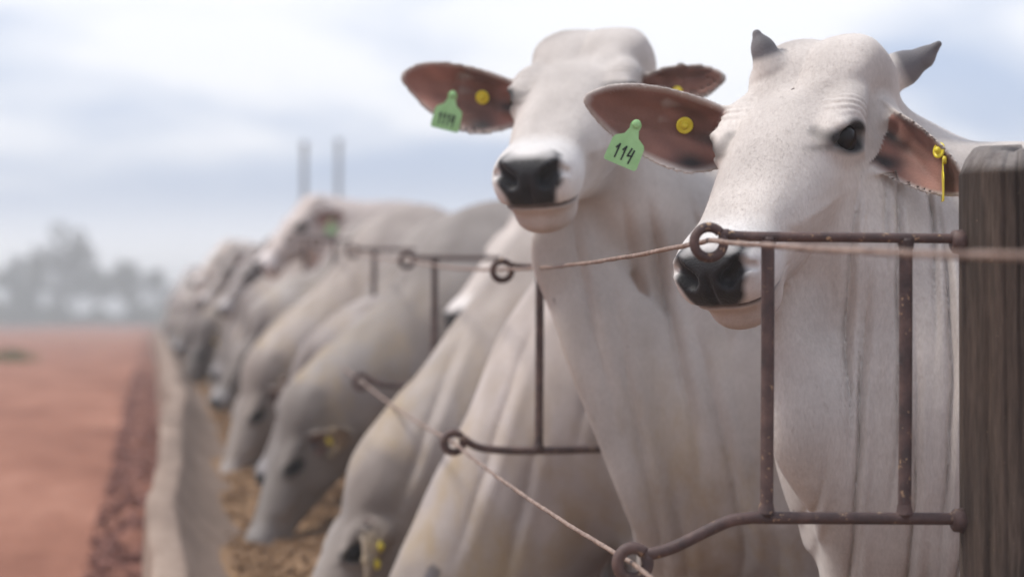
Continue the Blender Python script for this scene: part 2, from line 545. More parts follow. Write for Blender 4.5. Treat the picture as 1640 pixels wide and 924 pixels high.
class Cow:
    """an animal modelled in its own frame: chest at the origin, body along +X, standing on z = 0"""

    def __init__(s, head_o, az, pitch, roll=0, hs=1.0, crest=(), throat=(), dewlap=(), ears=None, horns=(),
                 folds=None, lat=(0, 1, 0), dl_lat=(0, 1, 0), hump=1.0, bx=0.0, bz=0.0, fine=.004, coarse=.016, fbox=None,
                 stain=0.0, tone=1.0, grey=0.5, lumpy=0.0, hgrey=.17, ring=(.70, .67, .645), eardark=1.0, dsq=.26):
        s.dsq = dsq
        s.hgrey = hgrey; s.ring = ring; s.eardark = eardark
        s.lumpy = lumpy
        s.o = np.asarray(head_o, np.float32); s.B = basis(az, pitch, roll).astype(np.float32); s.hs = hs
        s.crest = catmull(crest, 4); s.throat = catmull(throat, 4); s.dew = catmull(dewlap, 4) if len(dewlap) else None
        s.lat = lat; s.dl = dl_lat; s.hump = hump; s.bx = bx; s.bz = bz
        s.folds = folds; s.horns = horns; s.stain = stain; s.tone = tone; s.grey = grey
        s.fine, s.coarse, s.fbox = fine, coarse, fbox
        s.ears = []
        for sd in (-1, 1):
            e = (ears or {}).get(sd)
            if e is None:
                base = s.H(.075, sd * .092, -.075)
                u = s.B @ unit((-.25, sd * 1.0, -.15)); w = s.B @ unit((.75, 0, .55))
                e = ear_frame(base, u, w, hs, flip=(sd > 0))
                # keep the broad lobe of the ear low
                if (e[2] @ s.B[:, 0]) > 0:
                    e = (e[0], e[1], -e[2], e[3], e[4], e[5])
            s.ears.append(e)

    def H(s, x, y, z):
        return s.o + s.hs * (s.B @ np.array([x, y, z], np.float32))

    def HL(s, p):
        return (p - s.o) @ s.B / s.hs

    def f_body(s, p):
        q = p - np.array([s.bx, 0, s.bz], np.float32)
        m = np.stack([q[:, 0], np.abs(q[:, 1]), q[:, 2]], 1)
        d = ell(m, (.33, 0, 1.0), (.33, .25, .37))
        d = smin(d, ell(m, (.95, 0, .99), (.66, .335, .39)), .2)
        d = smin(d, ell(m, (1.50, .05, 1.10), (.30, .24, .28)), .2)
        d = smin(d, ell(m, (.42, 0, 1.34), (.23, .075, .17 * s.hump)), .12)
        d = smin(d, ell(m, (.30, .17, .95), (.17, .08, .26)), .08)
        fl = [(.30, .17, .80, .11), (.36, .165, .62, .075), (.33, .16, .36, .050), (.34, .16, .28, .036), (.345, .16, .11, .036), (.32, .16, .045, .045)]
        hl = [(1.52, .18, .92, .17), (1.38, .19, .68, .11), (1.60, .165, .46, .055), (1.585, .16, .38, .042), (1.53, .16, .11, .038), (1.50, .16, .045, .046)]
        lo = m[:, 2] < 1.2
        if lo.any():
            ml = m[lo]
            e = chain(ml, fl, .05)
            e = np.minimum(e, chain(ml, hl, .05))
            e = np.maximum(e, -ml[:, 2])
            d[lo] = smin(d[lo], e, .06)
        bk = q[:, 0] > 1.3
        if bk.any():
            d[bk] = smin(d[bk], chain(q[bk], [(1.70, 0, 1.26, .05), (1.82, .01, 1.12, .03), (1.85, .02, .75, .018), (1.85, .02, .45, .035)], .03), .04)
        return d

    def f(s, p):
        d = s.f_body(p)
        nk = smin(chain(p, s.crest, .05), chain(p, s.throat, .05), .16)
        if s.dew is not None:
            nk = smin(nk, chain(p, s.dew, .03, s.dl, s.dsq), .035)
        d = smin(d, nk, .12)
        if s.folds is not None:
            d = d + s.folds(p)
        if s.lumpy:
            d = d + (s.lumpy * vnoise(p, 11, 51)).astype(np.float32)
        q = s.HL(p)
        near = (np.abs(q[:, 0] - .2) < .42) & (np.abs(q[:, 1]) < .26) & (np.abs(q[:, 2] + .1) < .27)
        if near.any():
            d[near] = smin(d[near], f_head(q[near]) * s.hs, .055)
        for e in s.ears:
            c = e[0] + e[1] * .11 * e[4]
            nr = ((p - c) ** 2).sum(1) < (.21 * e[4]) ** 2
            if nr.any():
                pn = p[nr]
                root = cone(pn, e[0] - e[1] * .02, e[0] + e[1] * .035 * e[4] - e[3] * .006, .030 * e[4], .026 * e[4])
                scoop = cone(pn, e[0] + e[1] * .035 * e[4] + e[3] * .020, e[0] + e[1] * .12 * e[4] + e[3] * .035, .018 * e[4], .040 * e[4])
                dd = smin(d[nr], root, .03)
                dd = smin(dd, f_ear(pn, e), .014)
                d[nr] = smax(dd, -scoop, .012)
        for h in s.horns:
            c = np.asarray(h[0][:3])
            nr = ((p - c) ** 2).sum(1) < .35 ** 2
            if nr.any():
                d[nr] = smin(d[nr], chain(p[nr], h, .008), .010)
        # eyes seat
        return d

    def colours(s, V):
        q = s.HL(V)
        x, y, z = q.T
        ay = np.abs(y)
        n1 = vnoise(V, 9, 3); n2 = vnoise(V, 34, 5)
        n3 = vnoise(V, 90, 9)
        head = np.clip(1 - np.maximum(np.maximum(np.abs(x - .22) - .30, ay - .13), np.abs(z + .1) - .15) / .05, 0, 1)
        light = np.array([.70, .640, .590]) * s.tone
        grey = np.array([.385, .340, .312]) * s.tone
        g = np.clip(s.grey * .75 + .24 * n1 + .10 * n2 + .10 * vnoise(V, 4, 77), 0, 1)
        # smoky forehead and poll, paler lower face
        fh = head * np.exp(-((x - .03) / .12) ** 2) * np.clip((z + .09) / .06, 0, 1)
        g = g * (1 - .75 * head) + head * (s.hgrey + .16 * vnoise(V, 22, 31) + .10 * n2)
        g = np.clip(g + fh * (.34 + .25 * n2 + .18 * n1), 0, 1)
        col = light + g[:, None] * (grey - light)
        msk = np.zeros((len(V), 3)); msk[:, 1] = 1
        bel = np.clip((1.25 - (V[:, 2] - s.bz)) / .5, 0, 1) * (1 - head)
        msk[:, 2] = s.stain * bel

        def put(mask, c, wet=None, hair=None):
            nonlocal col
            mask = np.clip(mask, 0, 1)
            col = col + mask[:, None] * (np.asarray(c) - col)
            if wet is not None:
                msk[:, 0] = msk[:, 0] + mask * (wet - msk[:, 0])
            if hair is not None:
                msk[:, 1] = msk[:, 1] + mask * (hair - msk[:, 1])
        if s.lumpy:                                        # dust and dung on the crowded animals
            sm_ = np.clip(.5 + .9 * vnoise(V, 6.5, 61) + .35 * n2, 0, 1) * .55 + head * .25 * np.clip(n1 + .4, 0, 1)
            col = col * (1 - sm_[:, None] * np.array([.42, .46, .50]))
        # pale ring of the muzzle, pinkish lower lip
        put(head * np.clip((x - .385) / .05, 0, 1) * np.clip((z + .125) / .02, 0, 1), s.ring, hair=.7)
        put(head * np.clip((x - .405) / .03, 0, 1) * np.clip((-.114 - z) / .010, 0, 1) * .8, (.54, .475, .435), hair=.8)
        # black nose pad and nostrils
        pad = np.minimum(np.clip((x - .452 - .35 * np.maximum(ay - .034, 0)) / .012, 0, 1), np.clip((z + .112) / .010, 0, 1))
        pad = np.minimum(pad, np.clip((.060 - .40 * np.clip(-.062 - z, 0, .05) - ay + .004 * n3) / .010, 0, 1))
        pad = np.minimum(pad, np.clip((-.022 - z) / .008, 0, 1))
        put(pad * head, (.014, .0125, .0135), wet=.55, hair=0)
        put(head * np.clip((x - .40) / .03, 0, 1) * np.exp(-((z + .1135 - .10 * (x - .45) + 1.2 * np.maximum(ay - .02, 0) ** 2) / .005) ** 2), (.05, .035, .03), wet=.3, hair=0)
        # dark eye rims
        gx = math.cos(EYA) * (x - EYX) + math.sin(EYA) * (z - EYZ); gz = -math.sin(EYA) * (x - EYX) + math.cos(EYA) * (z - EYZ)
        ed = np.sqrt(((gx - .004) / .048) ** 2 + (gz / .030) ** 2)
        put(head * (ay > .06) * np.clip((1.0 - ed + .10 * n3) / .30, 0, 1), (.022, .018, .017), wet=.4, hair=0)
        put(head * (ay > .06) * np.exp(-((gx - .050) / .018) ** 2 - ((gz + .010) / .006) ** 2) * .6, (.10, .08, .07))
        # ears: bare brown skin inside, white fringe at the rim
        for e in s.ears:
            u, v, w = ear_uvw(V, e)
            md = ear_mid(u, v, e[5])
            vt = np.interp(u, *EAR_T); vb = np.interp(u, *EAR_B)
            on = (u > .012) & (u < .245) & (v < vt + .01) & (v > vb - .01) & (np.abs(w - md) < .03)
            side = np.clip((w - md) / .0035 + .35, 0, 1) * on
            rim = np.clip(np.minimum(np.minimum(vt - v, v - vb), .236 - u) / .010 - .25, 0, 1)
            brown = np.array([.190, .098, .076])
            pk = np.clip(.5 + .5 * n2 + (v < -.02) * .3, 0, 1)[:, None] * np.array([.11, .055, .045])
            stk = 1 + .08 * np.sin(v * 260 + 3 * np.sin(u * 31) + 2 * n2) * np.clip((.2 - u) / .08, 0, 1) + .18 * n3 + .15 * n2
            put(side * rim, (brown + pk - .02) * stk[:, None] * s.eardark, wet=.25, hair=.6)
            bl = np.exp(-((u - .070) / .028) ** 2 - ((v + .050) / .014) ** 2)
            put(side * rim * bl * 1.1, (.035, .028, .028), hair=.1)
            put(side * rim * np.exp(-((v + .012) / .010) ** 2) * np.clip((.09 - u) / .05, 0, 1), (.05, .035, .03))
        for h in s.horns:
            hp = np.asarray(h[0][:3]); ax = np.asarray(h[-1][:3]) - hp
            t = (V - hp) @ ax / (ax @ ax)
            off = np.linalg.norm(V - hp - np.clip(t, 0, 1)[:, None] * ax, axis=1)
            put(np.clip((t - .26 + .05 * n2) / .16, 0, 1) * (off < h[0][3] * 1.15), np.array([.135, .125, .130]) * (1 + .25 * n3)[:, None], wet=.3, hair=.3)
        # hooves
        put(np.clip((.075 - V[:, 2]) / .01, 0, 1), (.03, .028, .026), hair=0)
        return col, msk

    def build(s, name):
        fb = s.fbox
        lo = (min(-.95 + s.bx, fb[0][0]), min(-.48, fb[1][0]), -.03)
        hi = (1.98 + s.bx, max(.48, fb[1][1]), max(1.62 + s.bz, fb[2][1]))
        ax = [axis(lo[d], hi[d], max(fb[d][0], lo[d]), min(fb[d][1], hi[d]), s.fine, s.coarse, 5) for d in range(3)]
        V, Q = polygonise(s.f, ax)
        me = mesh_np(name, V, Q)
        col, msk = s.colours(V)
        for nm, a in (('col', col), ('msk', msk)):
            at = me.color_attributes.new(nm, 'FLOAT_COLOR', 'POINT')
            at.data.foreach_set('color', np.concatenate([a, np.ones((len(V), 1))], 1).astype(np.float32).ravel())
        me.materials.append(M['coat'])
        return me


def thing(name, loc=(0, 0, 0), label=None, cat=None, group=None):
    o = bpy.data.objects.new(name, None)
    C.objects.link(o)
    o.location = loc
    o.empty_display_size = .2
    if label: o['label'] = label
    if cat: o['category'] = cat
    if group: o['group'] = group
    return o


def link(name, me, parent=None, mat=None):
    o = bpy.data.objects.new(name, me)
    C.objects.link(o)
    if parent: o.parent = parent
    if mat: me.materials.append(M[mat])
    return o


def sphere_mesh(name, c, r, seg=24, rings=16):
    bm = bmesh.new()
    bmesh.ops.create_uvsphere(bm, u_segments=seg, v_segments=rings, radius=r)
    bmesh.ops.translate(bm, verts=bm.verts, vec=Vector(c))
    for f in bm.faces: f.smooth = True
    me = bpy.data.meshes.new(name)
    bm.to_mesh(me); bm.free()
    return me


def fur(cow, me, root, count, box, length, width, seed=1):
    """short coat hairs, one sliver of a face each, laid along the skin"""
    nv = len(me.vertices)
    co = np.empty(nv * 3, np.float32); me.vertices.foreach_get('co', co); co = co.reshape(-1, 3)
    no = np.empty(nv * 3, np.float32); me.vertices.foreach_get('normal', no); no = no.reshape(-1, 3)
    ca = np.empty(nv * 4, np.float32); me.color_attributes['col'].data.foreach_get('color', ca); ca = ca.reshape(-1, 4)
    ms = np.empty(nv * 4, np.float32); me.color_attributes['msk'].data.foreach_get('color', ms); ms = ms.reshape(-1, 4)
    rg = np.random.default_rng(seed)
    ok = np.nonzero(np.all((co > np.array(box[0])) & (co < np.array(box[1])), 1) & (ms[:, 1] > .65) & (no @ FWD < .35))[0]
    ix = rg.choice(ok, count)
    p, nn, c = co[ix] + rg.normal(size=(count, 3)) * .0016, no[ix], ca[ix]
    q = cow.HL(p)
    onhead = np.clip((q[:, 0] - .02) / .1, 0, 1) * (np.abs(q[:, 1]) < .15) * (q[:, 2] > -.25)
    flow = np.array([.15, 0, -1.0]) * (1 - onhead)[:, None] + (cow.B @ np.array([.35, 0, -1.0])) * onhead[:, None] + rg.normal(size=(count, 3)) * .22
    flow -= nn * (flow * nn).sum(1)[:, None]
    flow /= np.linalg.norm(flow, axis=1)[:, None] + 1e-6
    sd = np.cross(nn, flow)
    L_ = length * rg.uniform(.5, 1.3, count)[:, None]
    V = np.stack([p + sd * width - nn * .0006, p - sd * width - nn * .0006, p + flow * L_ + nn * L_ * rg.uniform(.0, .055, count)[:, None]], 1).reshape(-1, 3)
    h = mesh_np('hair', V, np.arange(count * 3).reshape(-1, 3), True)
    h.normals_split_custom_set_from_vertices(np.repeat(nn, 3, 0).tolist())
    c[:, :3] *= rg.uniform(.96, 1.07, count)[:, None]
    for nm, a in (('col', c), ('msk', ms[ix])):
        at = h.color_attributes.new(nm, 'FLOAT_COLOR', 'POINT')
        at.data.foreach_set('color', np.repeat(a, 3, 0).ravel())
    h.materials.append(M['coat'])
    return link('hair', h, root)


def add_eyes(cow, root):
    for sd in (-1, 1):
        link('eye', sphere_mesh('eye', cow.H(EYX, sd * .0885, EYZ), .0265 * cow.hs), root, 'eye')



#==HERD==
# ------------------------------------------------------------------ the lie of the land
_GY = [-60, 5.4, 7.4, 9.4, 11.5, 14, 18, 30, 80, 1200]
_GZ = [0, 0, .075, .16, .27, .34, .39, .43, .45, .45]


def zg(y):
    return float(np.interp(y, _GY, _GZ))


def xoff(y):
    """the trough line bows a little"""
    return float(np.interp(y, [0, 8, 10, 12, 15, 30, 80], [0, 0, .04, .085, .085, .10, .08]))


def xrow(y):
    """fence line drifts towards the trough far down the row"""
    return float(np.interp(y, [0, 11, 20, 30, 60], [0, 0, -.06, -.14, -.20]))


M['soil'] = None


def make_soil(name, c1, c2, c3, bd):
    m, n, l, p = mat_base(name)
    t = n.new('ShaderNodeTexCoord').outputs['Object']
    f = noise(n, l, t, 1.6, 6, .6, (1, .35, 1))
    c = ramp(n, l, f, [(.32, c1), (.55, c2), (.75, c3)])
    g = ramp(n, l, noise(n, l, t, 45, 4, .7), [(.3, (.72, .72, .72)), (.75, (1.15, 1.15, 1.15))])
    l.new(mix(n, l, 1.0, c, g, 'MULTIPLY'), p.inputs['Base Color'])
    p.inputs['Roughness'].default_value = .95
    p.inputs['Specular IOR Level'].default_value = .15
    b1 = bump(n, l, noise(n, l, t, 60, 5, .7), .7, .01)
    l.new(bump(n, l, noise(n, l, t, 9, 4, .6), .5, .03, b1), p.inputs['Normal'])
    return m


M['soil'] = make_soil('soil', (.23, .105, .075), (.29, .14, .10), (.36, .19, .14), .01)
M['road'] = make_soil('road', (.24, .098, .062), (.34, .150, .098), (.43, .208, .142), .01)
M['verge'] = make_soil('verge', (.17, .072, .048), (.25, .110, .075), (.33, .158, .108), .03)
M['clod'] = simple_mat('clod', (.16, .065, .048), (.28, .13, .10), 25, .95, .6, .01)
M['concrete'] = None
m, n, l, p = mat_base('concrete')
t = n.new('ShaderNodeTexCoord').outputs['Object']
c = ramp(n, l, noise(n, l, t, 5, 6, .65, (1, .25, 1)), [(.25, (.16, .105, .074)), (.5, (.26, .180, .132)), (.8, (.39, .288, .220))])
g = ramp(n, l, noise(n, l, t, 70, 4, .6), [(.3, (.8, .8, .8)), (.7, (1.08, 1.08, 1.08))])
l.new(mix(n, l, 1.0, c, g, 'MULTIPLY'), p.inputs['Base Color'])
p.inputs['Roughness'].default_value = .85
l.new(bump(n, l, noise(n, l, t, 50, 6, .65), .5, .006), p.inputs['Normal'])
M['concrete'] = m
M['feed'] = simple_mat('feed', (.25, .140, .070), (.36, .215, .110), 30, .9, .9, .02)
M['leaf'] = simple_mat('leaf', (.11, .115, .085), (.17, .17, .13), 3, .7, .1, .01)
M['bark'] = simple_mat('bark', (.06, .05, .045), (.13, .11, .10), 8, .9, .5, .02, (1, 1, .2))
M['grass'] = simple_mat('grass', (.10, .12, .03), (.22, .21, .07), 6, .8, .1, .01)
M['bush'] = simple_mat('bush', (.07, .08, .05), (.15, .15, .10), 3, .8, .1, .01)

# rusty steel
m, n, l, p = mat_base('rust')
t = n.new('ShaderNodeTexCoord').outputs['Object']
c = ramp(n, l, noise(n, l, t, 26, 6, .65), [(.28, (.040, .027, .026)), (.5, (.085, .050, .044)), (.75, (.150, .088, .072))])
sp = ramp(n, l, noise(n, l, t, 95, 3, .6), [(.62, (0, 0, 0)), (.68, (1, 1, 1))])
sp2 = ramp(n, l, noise(n, l, t, 11, 3, .6), [(.42, (0, 0, 0)), (.55, (1, 1, 1))])
spm = n.new('ShaderNodeMath'); spm.operation = 'MULTIPLY'
l.new(sp, spm.inputs[0]); l.new(sp2, spm.inputs[1])
l.new(mix(n, l, spm.outputs[0], c, (.40, .26, .15)), p.inputs['Base Color'])
p.inputs['Roughness'].default_value = .62
p.inputs['Specular IOR Level'].default_value = .4
b1 = bump(n, l, noise(n, l, t, 240, 4, .65), .6, .0012)
l.new(bump(n, l, noise(n, l, t, 40, 4, .6), .5, .003, b1), p.inputs['Normal'])
M['rust'] = m
M['cable'] = simple_mat('cable', (.16, .10, .075), (.34, .235, .18), 60, .6, .6, .002)
# weathered post
m, n, l, p = mat_base('post_wood')
t = n.new('ShaderNodeTexCoord').outputs['Object']
c = ramp(n, l, noise(n, l, t, 22, 7, .7, (1, 1, .13)), [(.25, (.036, .024, .019)), (.5, (.082, .058, .046)), (.75, (.150, .112, .090))])
cf = ramp(n, l, noise(n, l, t, 120, 6, .7, (1, 1, .10)), [(.3, (.62, .60, .58)), (.7, (1.35, 1.33, 1.30))])
c = mix(n, l, 1.0, c, cf, 'MULTIPLY')
c2 = ramp(n, l, noise(n, l, t, 5, 4, .6, (1, 1, .4)), [(.4, (.6, .6, .6)), (.7, (1.3, 1.26, 1.22))])
c = mix(n, l, 1.0, c, c2, 'MULTIPLY')
sp = ramp(n, l, noise(n, l, t, 95, 4, .7), [(.68, (0, 0, 0)), (.74, (1, 1, 1))])
c = mix(n, l, sp, c, (.30, .21, .14))
at = n.new('ShaderNodeAttribute'); at.attribute_name = 'endgrain'
eg = ramp(n, l, noise(n, l, t, 40, 5, .65), [(.3, (.17, .145, .135)), (.7, (.30, .27, .25))])
c = mix(n, l, at.outputs['Fac'], c, eg)
l.new(c, p.inputs['Base Color'])
p.inputs['Roughness'].default_value = .85
p.inputs['Specular IOR Level'].default_value = .25
l.new(bump(n, l, noise(n, l, t, 75, 7, .75, (1, 1, .07)), 1.0, .007), p.inputs['Normal'])
M['post_wood'] = m


def grid_sheet(name, xs, ys, zf, mat, kind='structure'):
    X, Y = np.meshgrid(xs, ys, indexing='ij')
    V = np.stack([X.ravel(), Y.ravel(), zf(X, Y).ravel()], 1)
    a = np.arange(len(xs) * len(ys)).reshape(len(xs), len(ys))
    Q = np.stack([a[:-1, :-1], a[1:, :-1], a[1:, 1:], a[:-1, 1:]], -1).reshape(-1, 4)
    o = link(name, mesh_np(name, V, Q), None, mat)
    o['kind'] = kind
    return o


GZ = lambda y: np.interp(y, _GY, _GZ)
far = np.concatenate([np.linspace(-700, -20, 12), np.linspace(-12, 12, 25), np.linspace(20, 700, 12)])
yy = np.concatenate([np.linspace(-60, 4, 14), np.linspace(5, 40, 71), np.linspace(45, 100, 12), np.linspace(120, 720, 16)])
grid_sheet('ground', far, yy, lambda X, Y: GZ(Y) + .012 * np.sin(X * 3.1 + Y * .7) * (np.abs(X) < 14), 'soil')


def road_z(X, Y):
    r = .02 * np.exp(-((X + 1.25) / .35) ** 2) + .02 * np.exp(-((X + 3.0) / .35) ** 2)      # wheel ruts
    nse = .006 * np.sin(X * 17 + Y * 2.3) * np.sin(Y * 5.1 + X * 3) + .004 * np.sin(Y * 13 + 4 * np.sin(X * 9))
    return GZ(Y) + .045 - r + nse


ry = np.concatenate([np.linspace(-20, 4, 40), np.linspace(4.2, 40, 300), np.linspace(41, 130, 60), np.linspace(140, 320, 20)])
grid_sheet('road', np.linspace(-5.4, -.12, 66), ry, road_z, 'road')
vy = np.concatenate([np.linspace(-4, 4, 40), np.linspace(4.05, 30, 620), np.linspace(30.5, 120, 60)])


def verge_z(X, Y):
    h = .035 * (1 + vnoise(np.stack([X.ravel(), Y.ravel(), 0 * X.ravel()], 1), 14, 2).reshape(X.shape) * .6)
    h2 = .020 * vnoise(np.stack([X.ravel(), Y.ravel(), 0 * X.ravel()], 1), 45, 4).reshape(X.shape)
    edge = np.clip((X + .34) / .26, 0, 1)
    big = .03 * vnoise(np.stack([X.ravel() * 2, Y.ravel(), 0 * X.ravel()], 1), 5, 12).reshape(X.shape)
    return GZ(Y) + .045 + (h + h2) * edge - (.04 + big) * (1 - edge)


grid_sheet('verge', np.linspace(-.34, .13, 28), vy, verge_z, 'verge')

# loose clods along the verge
V, Q = [], []
cube = np.array([[a, b, c] for a in (-1, 1) for b in (-1, 1) for c in (-1, 1)], float)
fc = [(0, 1, 3, 2), (4, 6, 7, 5), (0, 4, 5, 1), (2, 3, 7, 6), (0, 2, 6, 4), (1, 5, 7, 3)]
for k in range(2600):
    y = 5.0 + 26 * RNG.random() ** 1.6
    x = -.28 + .27 * RNG.random() ** .8 + xoff(y)
    r = .006 + .016 * RNG.random() ** 2
    pts = cube * r * RNG.uniform(.6, 1.2, (8, 3)) @ np.linalg.qr(RNG.normal(size=(3, 3)))[0]
    b = len(V)
    V.extend((pts + (x, y, zg(y) + .085 - .02 * (x < -.42))).tolist())
    Q.extend([[b + i for i in f] for f in fc])
o = link('clods', mesh_np('clods', np.array(V), np.array(Q), False), None, 'clod')
o['kind'] = 'stuff'
o['label'] = 'loose red-brown clods along the trough'

# ------------------------------------------------------------------ feed trough
SEC = [(-.02, .02), (0, .50), (.006, .512), (.020, .518), (.075, .518), (.090, .512), (.100, .495), (.155, .415), (.25, .330), (.38, .262), (.55, .232),
       (.72, .245), (.86, .300), (.93, .40), (.955, .495), (.962, .508), (1.02, .508), (1.03, .50), (1.04, .02)]
tr = thing('feed_trough', (0, 0, 0), 'long beige concrete feed trough between the dirt road and the cattle', 'trough')
Y0, LSEG = -1.5, 2.4
for k in range(28):
    y0 = Y0 + k * LSEG; y1 = y0 + LSEG - .0015
    dx = [RNG.normal() * .004, RNG.normal() * .004]; dz = RNG.normal() * .002
    ny = 9
    V = []
    for j in range(ny):
        t = j / (ny - 1); y = y0 + (y1 - y0) * t
        for (a, b) in SEC:
            V.append((a + xoff(y) + dx[0] * (1 - t) + dx[1] * t + (xrow(y) if a > .5 else 0) + .003 * math.sin(7 * y + 9 * a) + .008 * math.sin(2.1 * y + 1) * (a < .3), y,
                      zg(y) + b + dz + .004 * math.sin(5 * y + a * 11)))
    ns = len(SEC)
    a = np.arange(ny * ns).reshape(ny, ns)
    Q = np.stack([a[:-1, :-1], a[:-1, 1:], a[1:, 1:], a[1:, :-1]], -1).reshape(-1, 4)
    V = np.array(V)
    # close both ends
    tris = []
    me = bpy.data.meshes.new('trough_segment')
    nv = ny * ns
    faces = Q.tolist() + [list(range(nv, nv + ns))[::-1], list(range(nv + ns, nv + 2 * ns))]
    me.from_pydata(V.tolist() + V[:ns].tolist() + V[-ns:].tolist(), [], faces)
    for pl in me.polygons: pl.use_smooth = len(pl.vertices) == 4
    me.update()
    link('trough_segment', me, tr, 'concrete')

fx = np.linspace(.20, .93, 56)
fy = np.concatenate([np.linspace(-1.4, 5, 30), np.linspace(5.1, 22, 460), np.linspace(22.2, 62, 120)])


def feed_z(X, Y):
    p = np.stack([X.ravel(), Y.ravel(), 0 * X.ravel()], 1)
    h = .03 * vnoise(p, 6, 21) + .014 * vnoise(p, 28, 22) + .006 * vnoise(p, 90, 23)
    return GZ(Y) + .318 + h.reshape(X.shape) + .05 * np.exp(-((X - .62) / .2) ** 2)


Xo = np.array([xoff(y) for y in fy])
fo = grid_sheet('feed', fx, fy, feed_z, 'feed', 'stuff')
vs = np.empty(len(fo.data.vertices) * 3, np.float32); fo.data.vertices.foreach_get('co', vs)
vs = vs.reshape(-1, 3); vs[:, 0] += np.interp(vs[:, 1], fy, Xo); fo.data.vertices.foreach_set('co', vs.ravel()); fo.data.update()
fo['label'] = 'tan chopped feed lying in the trough'
V, Q = [], []
for k in range(5200):                                  # bits of straw and grain on top
    y = 6 + 12 * RNG.random() ** 1.5; x = .26 + .6 * RNG.random()
    r = np.array([.003, .018, .002]) * RNG.uniform(.6, 1.7)
    pts = cube * r @ np.linalg.qr(RNG.normal(size=(3, 3)))[0]
    b = len(V)
    V.append(pts + (x + xoff(y), y, 0)); Q.extend([[8 * k + i for i in f] for f in fc])
V = np.concatenate(V)
cen = V.reshape(-1, 8, 3).mean(1)
cz = feed_z(cen[:, 0] - np.interp(cen[:, 1], fy, Xo), cen[:, 1]) + .004
V = (V.reshape(-1, 8, 3) + np.stack([0 * cz, 0 * cz, cz], 1)[:, None]).reshape(-1, 3)
o = link('straw', mesh_np('straw', V, np.array(Q), False), None, 'feed')
o['kind'] = 'stuff'
o['label'] = 'bits of straw scattered on the feed'

# ------------------------------------------------------------------ tubes and the fence


def tube_np(path, rad, seg=12, cap=True, mod=None):
    path = np.asarray(path, float); n = len(path)
    rad = np.full(n, rad) if np.isscalar(rad) else np.asarray(rad, float)
    T = np.gradient(path, axis=0); T /= np.linalg.norm(T, axis=1)[:, None]
    ref = np.array([0, 0, 1.0]) if abs(T[0][2]) < .9 else np.array([1.0, 0, 0])
    nrm = np.cross(T[0], ref); nrm /= np.linalg.norm(nrm)
    V = []
    for i in range(n):
        nrm = nrm - T[i] * (nrm @ T[i]); nrm /= np.linalg.norm(nrm)
        bn = np.cross(T[i], nrm)
        for k in range(seg):
            a = 2 * math.pi * k / seg
            r = rad[i] * (mod(i, a) if mod else 1)
            V.append(path[i] + r * (math.cos(a) * nrm + math.sin(a) * bn))
    a = np.arange(n * seg).reshape(n, seg)
    b = np.roll(a, -1, 1)
    F = np.stack([a[:-1], b[:-1], b[1:], a[1:]], -1).reshape(-1, 4).tolist()
    if cap:
        F += [list(a[0][::-1]), list(a[-1])]
    return [tuple(v) for v in V], F


def tube_mesh(name, parts):
    V, F = [], []
    for (v, f) in parts:
        b = len(V); V += v; F += [[i + b for i in q] for q in f]
    me = bpy.data.meshes.new(name)
    me.from_pydata(V, [], F)
    for pl in me.polygons: pl.use_smooth = len(pl.vertices) == 4
    me.update()
    return me


def smooth_path(pts, n=10):
    return np.array(catmull(pts, n))


def ring(c, r, a0, a1, n=30):
    return [(c[0] + r * math.cos(a), c[1], c[2] + r * math.sin(a)) for a in np.linspace(a0, a1, n)]


POSTX = 1.246            # post centre
BR = []                  # (Y, top z, bottom z, drop of the lower eye)
for k in range(10):
    y = 3.34 + 2.03 * k
    r_ = zg(y)
    tz = {0: 1.306, 1: 1.303, 2: 1.372, 3: 1.452, 4: 1.55}.get(k, 1.30 + r_)
    bz = {0: .912, 1: .904, 2: .990, 3: 1.075, 4: 1.185}.get(k, .90 + r_)
    BR.append((y, tz, bz, {0: .060, 1: -.012}.get(k, RNG.normal() * .01)))
BR.insert(0, (1.31, 1.236, .80, .03))

top_pts, bot_pts = [], []
post_mesh_cache = {}


